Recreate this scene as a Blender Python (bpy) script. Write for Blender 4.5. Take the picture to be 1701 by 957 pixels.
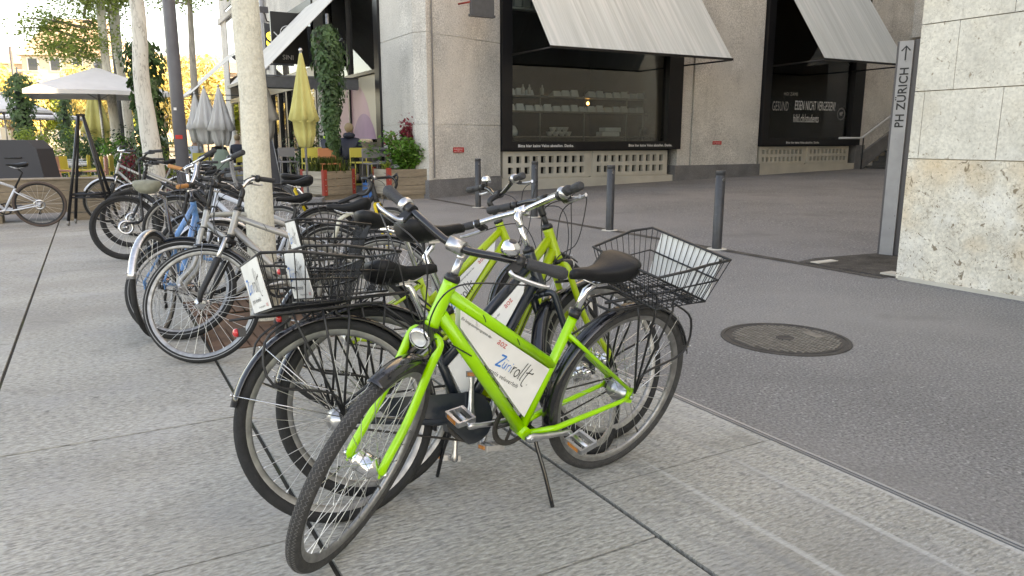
import bpy, bmesh, math, random
from math import sin, cos, pi, radians, atan2, sqrt
from mathutils import Vector, Matrix, noise
random.seed(7)
for o in list(bpy.data.objects): bpy.data.objects.remove(o)
SC = bpy.context.scene; COL = SC.collection
# ---------------- camera, sky, sun, exposure ----------------
CAMH = 1.30; F = 1228.; CX = 850.5; CY = 478.5; PITCH = math.atan(247.5/F)
cd = bpy.data.cameras.new('camera'); cam = bpy.data.objects.new('camera', cd); COL.objects.link(cam)
cam.location = (0, 0, CAMH); cam.rotation_euler = (pi/2-PITCH, 0, 0)
cd.sensor_width = 36; cd.lens = F/1701*36; cd.clip_start = .05; cd.clip_end = 2000
SC.camera = cam
SUN_EL = radians(38); SUN_AZ = Vector((.99, -.13, 0)).normalized()
w = bpy.data.worlds.new('World'); SC.world = w; w.use_nodes = True
nt = w.node_tree; bg = nt.nodes['Background']; sk = nt.nodes.new('ShaderNodeTexSky'); sk.sky_type = 'NISHITA'
sk.sun_disc = False; sk.sun_elevation = SUN_EL; sk.sun_rotation = atan2(SUN_AZ.x, SUN_AZ.y); sk.air_density = .8; sk.dust_density = 1.4; sk.ozone_density = 1.0
nt.links.new(sk.outputs[0], bg.inputs[0]); bg.inputs[1].default_value = .15
sl = bpy.data.lights.new('sun', 'SUN'); so = bpy.data.objects.new('sun', sl); COL.objects.link(so)
sl.energy = 3.2; sl.angle = radians(.5); sl.color = (1, .93, .8)
sdir = Vector((SUN_AZ.x*cos(SUN_EL), SUN_AZ.y*cos(SUN_EL), sin(SUN_EL)))
so.rotation_euler = sdir.to_track_quat('Z', 'Y').to_euler(); so.location = (20, -5, 30)
SC.view_settings.view_transform = 'Standard'; SC.view_settings.look = 'None'
SC.view_settings.gamma = 1; SC.view_settings.use_curve_mapping = False
SC.view_settings.exposure = 2.6
SC.view_settings.use_white_balance = True; SC.view_settings.white_balance_temperature = 11200; SC.view_settings.white_balance_tint = 15   # camera set for open shade
SC.render.resolution_x = 1024; SC.render.resolution_y = 576
# ---------------- frames of reference ----------------
TH = radians(29.3); EU = Vector((cos(TH), sin(TH), 0)); EV = Vector((-sin(TH), cos(TH), 0))
def W(u, v, z=0): return EU*u+EV*v+Vector((0, 0, z))
def G(px, py, z=0):
    a = (px-CX)/F; b = (CY-py)/F
    r = Vector((a, cos(PITCH)+b*sin(PITCH), -sin(PITCH)+b*cos(PITCH))); t = (z-CAMH)/r.z
    return Vector((r.x*t, r.y*t, z))
def D(px, d, z=0): return Vector(((px-CX)/F*d*cos(PITCH), d, z))      # a spot d metres ahead
# ---------------- materials ----------------
MATS = {}
def mat(name, col, rough=.6, metal=0, bump=0, bscale=60, var=0, vscale=8, spec=None, emit=None, coat=0, var2=0, v2scale=120, stretch=None, trans=0, sheen=0):
    if name in MATS: return MATS[name]
    m = bpy.data.materials.new(name); m.use_nodes = True; n = m.node_tree.nodes; l = m.node_tree.links; b = n['Principled BSDF']
    b.inputs['Base Color'].default_value = (*col, 1); b.inputs['Roughness'].default_value = rough; b.inputs['Metallic'].default_value = metal
    if spec is not None: b.inputs['Specular IOR Level'].default_value = spec
    if coat: b.inputs['Coat Weight'].default_value = coat; b.inputs['Coat Roughness'].default_value = .08
    if trans: b.inputs['Transmission Weight'].default_value = trans
    if emit: b.inputs['Emission Color'].default_value = (*emit[0], 1); b.inputs['Emission Strength'].default_value = emit[1]
    tc = n.new('ShaderNodeTexCoord'); src = tc.outputs['Object']
    if stretch:
        mp = n.new('ShaderNodeMapping'); mp.inputs['Scale'].default_value = stretch; l.new(src, mp.inputs[0]); src = mp.outputs[0]
    last = None
    def noise_mult(scale, amt, last, detail=5):
        t = n.new('ShaderNodeTexNoise'); t.inputs['Scale'].default_value = scale; t.inputs['Detail'].default_value = detail; l.new(src, t.inputs[0])
        r = n.new('ShaderNodeMapRange'); r.inputs[1].default_value = .3; r.inputs[2].default_value = .7; r.inputs[3].default_value = 1-amt; r.inputs[4].default_value = 1+amt
        l.new(t.outputs[0], r.inputs[0])
        mx = n.new('ShaderNodeMix'); mx.data_type = 'RGBA'; mx.blend_type = 'MULTIPLY'; mx.inputs[0].default_value = 1
        if last is None: mx.inputs[6].default_value = (*col, 1)
        else: l.new(last, mx.inputs[6])
        l.new(r.outputs[0], mx.inputs[7]); return mx.outputs[2]
    if var: last = noise_mult(vscale, var, last)
    if var2: last = noise_mult(v2scale, var2, last, 2)
    if last is not None: l.new(last, b.inputs['Base Color'])
    if bump:
        t = n.new('ShaderNodeTexNoise'); t.inputs['Scale'].default_value = bscale; t.inputs['Detail'].default_value = 4; l.new(src, t.inputs[0])
        bp = n.new('ShaderNodeBump'); bp.inputs['Strength'].default_value = bump; bp.inputs['Distance'].default_value = .01
        l.new(t.outputs[0], bp.inputs['Height']); l.new(bp.outputs[0], b.inputs['Normal'])
    MATS[name] = m
    return m
def nodes(m): return m.node_tree.nodes, m.node_tree.links, m.node_tree.nodes['Principled BSDF']
def basecol_socket(m):
    b = m.node_tree.nodes['Principled BSDF'].inputs['Base Color']; return b.links[0].from_socket if b.links else None
def overlay(m, colour, kind='noise', scale=5, lo=.55, hi=.6, amt=1., stretch=None, detail=6, dist=0, line=0):
    """mix another colour of the material itself in where a noise passes a threshold"""
    n, l, b = nodes(m); tc = n.new('ShaderNodeTexCoord'); src = tc.outputs['Object']
    if stretch:
        mp = n.new('ShaderNodeMapping'); mp.inputs['Scale'].default_value = stretch; l.new(src, mp.inputs[0]); src = mp.outputs[0]
    if kind == 'noise':
        t = n.new('ShaderNodeTexNoise'); t.inputs['Scale'].default_value = scale; t.inputs['Detail'].default_value = detail; t.inputs['Distortion'].default_value = dist; l.new(src, t.inputs[0]); o = t.outputs[0]
    else:
        t = n.new('ShaderNodeTexVoronoi'); t.inputs['Scale'].default_value = scale; l.new(src, t.inputs[0]); o = t.outputs['Color'] if kind == 'cell' else t.outputs['Distance']
    if line:      # thin worm-like lines where the noise crosses its middle value, only in patches
        a1 = n.new('ShaderNodeMath'); a1.operation = 'SUBTRACT'; a1.inputs[1].default_value = .5; l.new(o, a1.inputs[0]); a2 = n.new('ShaderNodeMath'); a2.operation = 'ABSOLUTE'; l.new(a1.outputs[0], a2.inputs[0])
        a3 = n.new('ShaderNodeMapRange'); a3.inputs[1].default_value = 0; a3.inputs[2].default_value = line; a3.inputs[3].default_value = 1; a3.inputs[4].default_value = 0; l.new(a2.outputs[0], a3.inputs[0])
        t2 = n.new('ShaderNodeTexNoise'); t2.inputs['Scale'].default_value = scale*.55; t2.inputs['Detail'].default_value = 3; mp2 = n.new('ShaderNodeMapping'); mp2.inputs['Location'].default_value = (7, 3, 5); l.new(src, mp2.inputs[0]); l.new(mp2.outputs[0], t2.inputs[0])
        a4 = n.new('ShaderNodeMapRange'); a4.inputs[1].default_value = lo; a4.inputs[2].default_value = hi; l.new(t2.outputs[0], a4.inputs[0]); a5 = n.new('ShaderNodeMath'); a5.operation = 'MULTIPLY'; l.new(a3.outputs[0], a5.inputs[0]); l.new(a4.outputs[0], a5.inputs[1]); o = a5.outputs[0]; lo, hi = 0, 1
    r = n.new('ShaderNodeMapRange'); r.inputs[1].default_value = lo; r.inputs[2].default_value = hi; r.inputs[3].default_value = 0; r.inputs[4].default_value = amt; l.new(o, r.inputs[0])
    mx = n.new('ShaderNodeMix'); mx.data_type = 'RGBA'; l.new(r.outputs[0], mx.inputs[0]); mx.inputs[7].default_value = (*colour, 1)
    p = basecol_socket(m)
    if p: l.new(p, mx.inputs[6])
    else: mx.inputs[6].default_value = b.inputs['Base Color'].default_value
    l.new(mx.outputs[2], b.inputs['Base Color']); return m
M = {}
def slabmat(name, streaks):
    m = mat(name, (.37, .355, .315), .85, bump=1., bscale=60, var=.16, vscale=1.3, var2=.28, v2scale=95, stretch=(.4, 1, 1), spec=.25)
    overlay(m, (.42, .415, .4), scale=2.2, lo=.5, hi=.75, amt=.6)
    overlay(m, (.13, .13, .122), scale=82, lo=.52, hi=.68, amt=.62, stretch=(.3, 1, 1), detail=3)
    overlay(m, (.52, .515, .5), scale=100, lo=.55, hi=.68, amt=.5, stretch=(.4, 1, 1), detail=3)
    overlay(m, (.2, .19, .175), scale=1.1, lo=.54, hi=.75, amt=.5); overlay(m, (.27, .25, .21), scale=.6, lo=.5, hi=.7, amt=.5)
    overlay(m, (.09, .085, .078), scale=7.5, lo=.71, hi=.74, amt=.5); overlay(m, (.2, .19, .16), scale=3, lo=.62, hi=.72, amt=.4, dist=.6)
    if streaks: overlay(m, (.5, .495, .475), scale=3.2, lo=.6, hi=.68, amt=.6, stretch=(4.5, .12, 1), detail=5); overlay(m, (.24, .238, .228), scale=2.6, lo=.52, hi=.66, amt=.6, stretch=(4, .1, 1))
    return m
M['slab'] = slabmat('granite_slab', False); M['slab_edge'] = slabmat('granite_slab_ridged', True)
M['joint'] = mat('joint_dirt', (.05, .046, .038), .95, bump=.4)
overlay(M['joint'], (.06, .07, .03), scale=1.5, lo=.5, hi=.6)
def asphaltmat(name, c, sc):
    m = mat(name, c, .9, bump=1., bscale=70*sc, var=.1, vscale=.8, var2=.35, v2scale=75*sc, spec=.2)
    overlay(m, (.42, .41, .39), 'cell', 110*sc, .84, .93, .7); overlay(m, (.06, .06, .058), scale=80*sc, lo=.56, hi=.68, amt=.65, detail=3); overlay(m, (c[0]*1.35, c[1]*1.33, c[2]*1.3), scale=.45, lo=.45, hi=.7, amt=.6); overlay(m, (c[0]*.55, c[1]*.55, c[2]*.55), scale=.9, lo=.6, hi=.72, amt=.35, dist=.5)
    overlay(m, (.045, .044, .04), scale=2.8, lo=.74, hi=.77, amt=.5); return m
M['asphalt'] = asphaltmat('asphalt', (.215, .206, .197), .9); M['asphalt_dark'] = mat('asphalt_dark', (.075, .068, .06), .9, bump=.9, bscale=60, var=.4, vscale=5, var2=.35, v2scale=70, spec=.2)
M['asphalt_street'] = asphaltmat('asphalt_street', (.19, .184, .18), .55)
M['far'] = mat('far_ground', (.16, .15, .13), .9, var=.2, vscale=.2)
M['trav'] = mat('travertine', (.64, .59, .50), .8, bump=.5, bscale=26, var=.14, vscale=3.5, var2=.16, v2scale=40)
overlay(M['trav'], (.62, .40, .19), scale=1.7, lo=.48, hi=.7, amt=.55)
overlay(M['trav'], (.82, .8, .75), scale=3.1, lo=.5, hi=.7, amt=.5)
overlay(M['trav'], (.17, .12, .07), scale=13, lo=.62, hi=.66, amt=.85, detail=8, dist=1.3, stretch=(1, 1, .8))
overlay(M['trav'], (.36, .3, .22), scale=34, lo=.63, hi=.67, amt=.7, detail=6, dist=.8)
M['trav2'] = mat('travertine_pale', (.62, .585, .51), .8, bump=.35, bscale=30, var=.1, vscale=2.5, var2=.12, v2scale=40)
overlay(M['trav2'], (.26, .2, .14), scale=13, lo=.645, hi=.68, amt=.8, detail=8, dist=1.2)
overlay(M['trav2'], (.42, .38, .32), scale=36, lo=.64, hi=.68, amt=.6, detail=6, dist=.8)
overlay(M['trav2'], (.76, .74, .68), scale=2.7, lo=.52, hi=.7, amt=.5); overlay(M['trav2'], (.6, .5, .36), scale=1.9, lo=.52, hi=.72, amt=.4)
for q_, e_ in (('trav', .8), ('trav2', .4)):
    overlay(M[q_], (.2, .14, .09), scale=11, lo=.5, hi=.6, amt=.85*e_, detail=7, dist=1.5, line=.02); overlay(M[q_], (.26, .2, .14), scale=27, lo=.48, hi=.6, amt=.8*e_, detail=5, dist=1.2, line=.03)
    overlay(M[q_], (.15, .1, .06), scale=48, lo=.66, hi=.7, amt=.8*e_, detail=2)
M['mortar'] = mat('mortar', (.42, .36, .28), .9)
M['conc'] = mat('exposed_concrete', (.55, .53, .495), .9, bump=.9, bscale=34, var=.16, vscale=1.4, var2=.3, v2scale=36)
overlay(M['conc'], (.62, .595, .55), scale=.9, lo=.5, hi=.6, amt=.6, stretch=(1, 1, .3))
overlay(M['conc'], (.15, .135, .115), scale=42, lo=.63, hi=.68, amt=.7)
overlay(M['conc'], (.2, .18, .155), scale=3.0, lo=.6, hi=.8, amt=.2, stretch=(2, 2, .12))
M['conc_smooth'] = mat('smooth_concrete', (.50, .465, .40), .85, bump=.3, bscale=30, var=.12, vscale=2)
M['granite'] = mat('granite_plinth', (.17, .168, .17), .6, bump=.3, bscale=60, var=.15, vscale=3, var2=.5, v2scale=90)
M['blackmetal'] = mat('black_window_frame', (.008, .008, .01), .35)
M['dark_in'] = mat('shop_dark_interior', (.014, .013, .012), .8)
M['awning'] = mat('grey_awning_cloth', (.46, .50, .50), .8, bump=.1, bscale=8, var=.1, vscale=1.5, var2=.08, v2scale=6, stretch=(5, .08, .08))
overlay(M['awning'], (.58, .6, .6), scale=2.4, lo=.5, hi=.66, amt=.7, stretch=(4, .15, .15))
overlay(M['awning'], (.33, .35, .33), scale=2.6, lo=.58, hi=.75, amt=.5, stretch=(4, .15, .15))
M['awning_light'] = mat('cream_awning_cloth', (.68, .65, .6), .8, var=.08, vscale=2, trans=0)
M['steel_grey'] = mat('grey_painted_steel', (.075, .078, .085), .45, var=.15, vscale=10, bump=.1)
M['bollard'] = mat('bollard_paint', (.038, .039, .043), .42, var=.2, vscale=14, bump=.1, bscale=40)
overlay(M['bollard'], (.25, .25, .25), scale=55, lo=.7, hi=.72, amt=.6)
M['pillar'] = mat('grey_sign_metal', (.33, .32, .32), .6, metal=.1, var=.12, vscale=6, bump=.1, bscale=20)
overlay(M['pillar'], (.12, .11, .12), scale=28, lo=.7, hi=.72, amt=.7)
M['pillar_dark'] = mat('dark_sign_edge', (.075, .068, .072), .5)
M['ink'] = mat('black_lettering', (.012, .012, .013), .6)
M['white'] = mat('white_lettering', (.8, .8, .8), .6)
M['red'] = mat('red_sign', (.55, .03, .025), .5, var=.15, vscale=30)
M['iron'] = mat('cast_iron', (.045, .04, .036), .7, metal=.1, bump=.3, bscale=80, var=.3, vscale=9)
M['iron_dirt'] = mat('iron_dirt', (.2, .175, .145), .9, bump=.4, bscale=90, var=.3, vscale=20)
M['grate'] = mat('rusty_grate', (.14, .075, .045), .8, var=.3, vscale=8, bump=.3)
M['slot_steel'] = mat('slot_steel', (.4, .4, .41), .45, metal=.6)
M['steel'] = mat('polished_steel', (.6, .6, .6), .25, metal=1)
M['chrome'] = mat('chrome', (.75, .75, .76), .16, metal=1, var=.1, vscale=30)
M['alu'] = mat('aluminium', (.56, .56, .57), .32, metal=1, var=.15, vscale=40)
M['alu_dull'] = mat('dull_rim_aluminium', (.33, .325, .315), .45, metal=.9, var=.25, vscale=25)
M['spoke'] = mat('spoke_steel', (.7, .69, .66), .35, metal=1)
M['rubber'] = mat('tyre_rubber', (.018, .018, .018), .85, var=.3, vscale=30, bump=.3, bscale=150)
M['rubber_dust'] = mat('dusty_tyre_rubber', (.042, .041, .04), .85, var=.3, vscale=40, bump=.5, bscale=220)
M['rubber_brown'] = mat('brown_tyre_rubber', (.09, .065, .055), .8)
M['tread'] = mat('tread_groove', (.16, .155, .15), .9)
M['reflex'] = mat('reflective_strip', (.22, .22, .215), .4)
M['blackplastic'] = mat('black_plastic', (.015, .015, .016), .42, var=.2, vscale=30)
M['blackgloss'] = mat('black_gloss_paint', (.008, .008, .01), .18, coat=.5)
M['saddle'] = mat('black_saddle_vinyl', (.008, .008, .009), .5, spec=.3, bump=.15, bscale=180, var=.3, vscale=30)
M['saddle_olive'] = mat('worn_olive_saddle', (.23, .23, .18), .7, var=.15, vscale=40)
M['saddle_brown'] = mat('brown_saddle', (.10, .07, .05), .6)
M['grip'] = mat('grip_rubber', (.035, .035, .038), .65, bump=.4, bscale=250)
M['grip_tan'] = mat('tan_grip', (.45, .19, .06), .6)
M['lime'] = mat('lime_paint', (.28, .66, .01), .3, coat=.35, var=.05, vscale=12, bump=.02)
overlay(M['lime'], (.1, .2, .015), scale=26, lo=.72, hi=.74, amt=.45); overlay(M['lime'], (.16, .36, .03), scale=9, lo=.6, hi=.75, amt=.35)
M['olive_lime'] = mat('yellow_green_paint', (.36, .50, .015), .33, coat=.3, var=.06, vscale=12)
M['navy'] = mat('blue_black_paint', (.012, .018, .026), .3, coat=.3)
M['silver'] = mat('silver_paint', (.42, .42, .4), .38, metal=.55)
M['champagne'] = mat('champagne_paint', (.36, .34, .31), .4, metal=.5)
M['whitepaint'] = mat('white_paint', (.62, .66, .72), .35)
M['cream'] = mat('cream_paint', (.6, .58, .48), .45)
M['blue'] = mat('sky_blue_paint', (.10, .28, .55), .35)
M['royal'] = mat('royal_blue_paint', (.03, .06, .35), .35)
M['yellow'] = mat('yellow_paint', (.75, .52, .02), .4)
M['carbon'] = mat('matt_black_paint', (.014, .014, .016), .5)
M['maroon'] = mat('maroon_paint', (.16, .02, .05), .4)
M['redlens'] = mat('red_lens', (.6, .03, .03), .2, coat=.5)
M['amber'] = mat('amber_reflector', (.6, .2, .03), .25, coat=.5)
M['glasslens'] = mat('lamp_lens', (.6, .6, .58), .12, coat=1)
M['board'] = mat('white_sign_board', (.80, .79, .755), .75, spec=.2, var=.09, vscale=6)
overlay(M['board'], (.35, .34, .31), scale=18, lo=.7, hi=.73, amt=.5); overlay(M['board'], (.55, .53, .48), scale=5, lo=.55, hi=.75, amt=.5)
M['lblue'] = mat('blue_lettering', (.02, .22, .6), .5)
M['lred'] = mat('red_lettering', (.65, .12, .1), .5)
M['bark'] = mat('pale_bark', (.66, .62, .52), .9, bump=1., bscale=32, var=.07, vscale=4, var2=.12, v2scale=70)
overlay(M['bark'], (.36, .32, .25), scale=40, lo=.5, hi=.6, amt=.5, stretch=(1, 1, .45), line=.05, dist=.6, detail=4)
M['bark_grey'] = mat('grey_bark', (.3, .27, .23), .9, bump=1., bscale=18, var=.3, vscale=9, stretch=(1, 1, .25))
M['wood'] = mat('weathered_planks', (.24, .19, .135), .85, bump=.4, bscale=20, var=.25, vscale=3, var2=.2, v2scale=30, stretch=(.3, 1, 4))
M['wood_pale'] = mat('pale_planks', (.4, .35, .28), .85, bump=.4, bscale=20, var=.3, vscale=4, stretch=(.3, .3, 4))
M['rust'] = mat('red_bracket', (.34, .045, .03), .6, var=.15, vscale=10)
M['soil'] = mat('soil', (.05, .035, .025), .95)
def leafm(name, c, v=.4):
    m = mat(name, c, .45, var=v, vscale=3.5); n, l, b = nodes(m); t = n.new('ShaderNodeBsdfTranslucent'); p = basecol_socket(m); mx = n.new('ShaderNodeMixShader'); mx.inputs[0].default_value = .38
    if p: l.new(p, t.inputs[0])
    out = [q for q in n if q.type == 'OUTPUT_MATERIAL'][0]; l.new(b.outputs[0], mx.inputs[1]); l.new(t.outputs[0], mx.inputs[2]); l.new(mx.outputs[0], out.inputs[0]); return m
M['ivy'] = leafm('ivy_leaf', (.07, .14, .05), .55); M['leaf'] = leafm('green_leaf', (.09, .23, .035)); M['leaf_spring'] = leafm('spring_leaf', (.24, .32, .08))
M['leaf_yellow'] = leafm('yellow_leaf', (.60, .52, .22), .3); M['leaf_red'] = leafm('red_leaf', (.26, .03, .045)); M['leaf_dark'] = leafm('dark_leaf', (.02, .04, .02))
M['leaf_lime'] = leafm('yellow_green_leaf', (.25, .33, .05)); M['grass'] = leafm('grassy_leaf', (.1, .13, .03))
M['parasol'] = mat('grey_parasol_cloth', (.60, .60, .60), .85, var=.06, vscale=3)
M['parasol_y'] = mat('yellow_parasol_cloth', (.56, .51, .19), .85, var=.1, vscale=4)
M['parasol_t'] = mat('taupe_parasol_cloth', (.45, .42, .38), .85, var=.08, vscale=4)
M['st_yellow'] = mat('yellow_chair_paint', (.62, .52, .1), .5); M['st_orange'] = mat('orange_chair_paint', (.55, .2, .09), .5); M['st_grey'] = mat('grey_chair_paint', (.2, .19, .19), .5)
M['st_pink'] = mat('pink_chair_paint', (.5, .27, .22), .5)
M['table'] = mat('pale_table_top', (.55, .54, .52), .5); M['tabledark'] = mat('dark_table', (.03, .03, .035), .5)
M['skin'] = mat('skin', (.5, .3, .22), .6); M['jacket'] = mat('navy_jacket', (.015, .018, .035), .55); M['hairblond'] = mat('fair_hair', (.33, .24, .14), .7)
M['hairdark'] = mat('dark_hair', (.03, .02, .015), .7); M['trouser'] = mat('dark_trousers', (.02, .02, .025), .8); M['shirtwhite'] = mat('pale_shirt', (.6, .66, .75), .8)
M['neon'] = mat('neon_scarf', (.5, .8, .05), .6); M['sage'] = mat('sage_jacket', (.25, .32, .26), .8)
M['plaster'] = mat('cream_plaster', (.62, .56, .44), .9, var=.05, vscale=.6); M['rooftile'] = mat('roof_tiles', (.42, .31, .24), .9, var=.2, vscale=2, bump=.3, bscale=8)
M['winfar'] = mat('far_window', (.06, .07, .08), .2); M['ceramic'] = mat('ceramic', (.6, .6, .58), .3); M['tray'] = mat('steel_tray', (.75, .8, .82), .35)
M['pinkprint'] = mat('pink_print', (.52, .32, .36), .5, var=.1, vscale=1); M['lilacprint'] = mat('lilac_print', (.34, .2, .3), .5, var=.15, vscale=1.5); M['creamprint'] = mat('cream_print', (.5, .45, .35), .5)
M['warm'] = mat('warm_lamp', (1, .6, .2), .5, emit=((1, .55, .18), 2.5)); M['signyellow'] = mat('yellow_sign_light', (.9, .8, .1), .5, emit=((1, .85, .1), .8))
M['tile'] = mat('interior_tiles', (.16, .15, .11), .4)
def glassmat(name, tint, gloss_boost=.0, rough=.02):
    m = bpy.data.materials.new(name); m.use_nodes = True; n = m.node_tree.nodes; l = m.node_tree.links; n.clear()
    o = n.new('ShaderNodeOutputMaterial'); t = n.new('ShaderNodeBsdfTransparent'); t.inputs[0].default_value = (*tint, 1)
    g = n.new('ShaderNodeBsdfGlossy'); g.inputs['Roughness'].default_value = rough; g.inputs[0].default_value = (.95, .97, 1, 1)
    fr = n.new('ShaderNodeFresnel'); fr.inputs[0].default_value = 1.55; ad = n.new('ShaderNodeMath'); ad.operation = 'ADD'; ad.inputs[1].default_value = gloss_boost; ad.use_clamp = True
    mx = n.new('ShaderNodeMixShader'); l.new(fr.outputs[0], ad.inputs[0]); l.new(ad.outputs[0], mx.inputs[0]); l.new(t.outputs[0], mx.inputs[1]); l.new(g.outputs[0], mx.inputs[2]); l.new(mx.outputs[0], o.inputs[0]); return m
M['glass'] = glassmat('shop_glass', (.86, .89, .88), .0); M['glass_sky'] = glassmat('reflecting_glass', (.25, .27, .3), .35)
# ---------------- mesh builder ----------------
def cross_frame(d):
    d = d.normalized(); a = Vector((0, 0, 1)) if abs(d.z) < .9 else Vector((1, 0, 0)); x = d.cross(a).normalized(); return x, d.cross(x).normalized()
class MB:
    def __init__(s, T=None): s.v = []; s.f = []; s.m = []; s.sm = []; s.T = T; s.mi = 0
    def add(s, vs, fs, smooth=False, mi=None):
        k = len(s.v); s.v += [tuple(s.T(Vector(p))) if s.T else tuple(p) for p in vs]
        for f in fs: s.f.append(tuple(i+k for i in f)); s.m.append(s.mi if mi is None else mi); s.sm.append(smooth)
        return s
    def box(s, x0, x1, y0, y1, z0, z1, mi=None):
        vs = [(x, y, z) for z in (z0, z1) for y in (y0, y1) for x in (x0, x1)]
        return s.add(vs, [(0, 2, 3, 1), (4, 5, 7, 6), (0, 1, 5, 4), (2, 6, 7, 3), (0, 4, 6, 2), (1, 3, 7, 5)], False, mi)
    def obox(s, c, ax, ay, az, mi=None):
        c, ax, ay, az = map(Vector, (c, ax, ay, az)); vs = [c+ax*i+ay*j+az*k for k in (-1, 1) for j in (-1, 1) for i in (-1, 1)]
        return s.add(vs, [(0, 2, 3, 1), (4, 5, 7, 6), (0, 1, 5, 4), (2, 6, 7, 3), (0, 4, 6, 2), (1, 3, 7, 5)], False, mi)
    def tube(s, pts, r, n=8, closed=False, caps=True, mi=None, flat=1.0):
        pts = [Vector(p) for p in pts]; N = len(pts); rs = r if isinstance(r, (list, tuple)) else [r]*N
        vs = []; fs = []; x = None
        for i, p in enumerate(pts):
            a = pts[i-1] if (i > 0 or closed) else p; b = pts[(i+1) % N] if (i < N-1 or closed) else p
            d = (b-a); d = d.normalized() if d.length > 1e-9 else Vector((0, 0, 1))
            if x is None: x, y = cross_frame(d)
            else:
                x = x-d*x.dot(d); x = x.normalized() if x.length > 1e-6 else cross_frame(d)[0]; y = d.cross(x)
            for k in range(n):
                t = 2*pi*k/n; vs.append(p+x*cos(t)*rs[i]+y*sin(t)*rs[i]*flat)
        for i in range(N if closed else N-1):
            j = (i+1) % N
            for k in range(n): fs.append((i*n+k, i*n+(k+1) % n, j*n+(k+1) % n, j*n+k))
        s.add(vs, fs, True, mi)
        if caps and not closed:
            k = len(s.v)-len(vs); s.f.append(tuple(k+i for i in range(n-1, -1, -1))); s.f.append(tuple(k+(N-1)*n+i for i in range(n)))
            s.m += [s.mi if mi is None else mi]*2; s.sm += [False]*2
        return s
    def lathe(s, prof, n=48, c=(0, 0, 0), axis=(0, 1, 0), closed=False, mi=None, a0=0, a1=2*pi, smooth=True):
        """prof: list of (radius, along-axis)"""
        c = Vector(c); ax = Vector(axis).normalized(); x, y = cross_frame(ax); full = abs(a1-a0-2*pi) < 1e-6; R = n if full else n+1; P = len(prof)
        vs = [c+ax*h+(x*cos(a0+(a1-a0)*i/n)+y*sin(a0+(a1-a0)*i/n))*r for i in range(R) for r, h in prof]; fs = []
        for i in range(n):
            j = (i+1) % R
            for k in range(P if closed else P-1):
                l = (k+1) % P; fs.append((i*P+k, i*P+l, j*P+l, j*P+k))
        return s.add(vs, fs, smooth, mi)
    def prism(s, poly, d, mi=None):
        """poly: 3D loop, extruded by vector d"""
        poly = [Vector(p) for p in poly]; d = Vector(d); n = len(poly)
        return s.add(poly+[p+d for p in poly], [tuple(range(n-1, -1, -1)), tuple(range(n, 2*n))]+[(i, (i+1) % n, n+(i+1) % n, n+i) for i in range(n)], False, mi)
    def loft(s, secs, mi=None, smooth=True, caps=True):
        n = len(secs[0]); vs = [p for q in secs for p in q]; fs = []
        for i in range(len(secs)-1):
            for k in range(n): fs.append((i*n+k, i*n+(k+1) % n, (i+1)*n+(k+1) % n, (i+1)*n+k))
        if caps: fs += [tuple(range(n-1, -1, -1)), tuple((len(secs)-1)*n+i for i in range(n))]
        return s.add(vs, fs, smooth, mi)
    def ball(s, c, r, n=10, sc=(1, 1, 1), mi=None):
        c = Vector(c); vs = []; fs = []; m = max(4, n//2+1)
        for i in range(m+1):
            t = pi*i/m
            for k in range(n): a = 2*pi*k/n; vs.append(c+Vector((sin(t)*cos(a)*sc[0], sin(t)*sin(a)*sc[1], cos(t)*sc[2]))*r)
        for i in range(m):
            for k in range(n): fs.append((i*n+k, (i+1)*n+k, (i+1)*n+(k+1) % n, i*n+(k+1) % n))
        return s.add(vs, fs, True, mi)
    def ribbon(s, pts, w, o, ex, ey, mi=None, sc=1.):
        """flat stroke in the plane o + x*ex + y*ey"""
        o, ex, ey = map(Vector, (o, ex, ey)); P = [Vector((p[0], p[1], 0))*sc for p in pts]; vs = []; fs = []
        for i, p in enumerate(P):
            d = (P[min(i+1, len(P)-1)]-P[max(i-1, 0)]); d = d.normalized() if d.length else Vector((1, 0, 0)); nn = Vector((-d.y, d.x, 0))*w/2
            for q in (p+nn, p-nn): vs.append(o+ex*q.x+ey*q.y)
        for i in range(len(P)-1): fs.append((2*i, 2*i+1, 2*i+3, 2*i+2))
        return s.add(vs, fs, False, mi)
    def text(s, txt, size, o, ex, ey, mi=None, align='LEFT', sx=1., bold=0., space=1.):
        cu = bpy.data.curves.new('t', 'FONT'); cu.body = txt; cu.size = size; cu.align_x = align; cu.offset = bold; cu.resolution_u = 3; cu.space_character = space
        ob = bpy.data.objects.new('t', cu); me = bpy.data.meshes.new_from_object(ob); o, ex, ey = map(Vector, (o, ex, ey))
        vs = [o+ex*p.co.x*sx+ey*p.co.y for p in me.vertices]; fs = [tuple(p.vertices) for p in me.polygons]
        bpy.data.objects.remove(ob); bpy.data.curves.remove(cu); bpy.data.meshes.remove(me)
        return s.add(vs, fs, False, mi)
    def leaf(s, c, size, nrm=None, mi=None):
        if nrm is None: nrm = Vector((random.gauss(0, 1), random.gauss(0, 1), random.gauss(0, 1)))
        nrm = Vector(nrm).normalized(); x, y = cross_frame(nrm); a = random.random()*6.28; x, y = x*cos(a)+y*sin(a), y*cos(a)-x*sin(a); c = Vector(c); h = size/2
        return s.add([c-y*h, c+x*h*.62+nrm*h*.15-y*h*.15, c+y*h*1.1, c-x*h*.62+nrm*h*.15-y*h*.15], [(0, 1, 2), (0, 2, 3)], False, mi)
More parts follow.
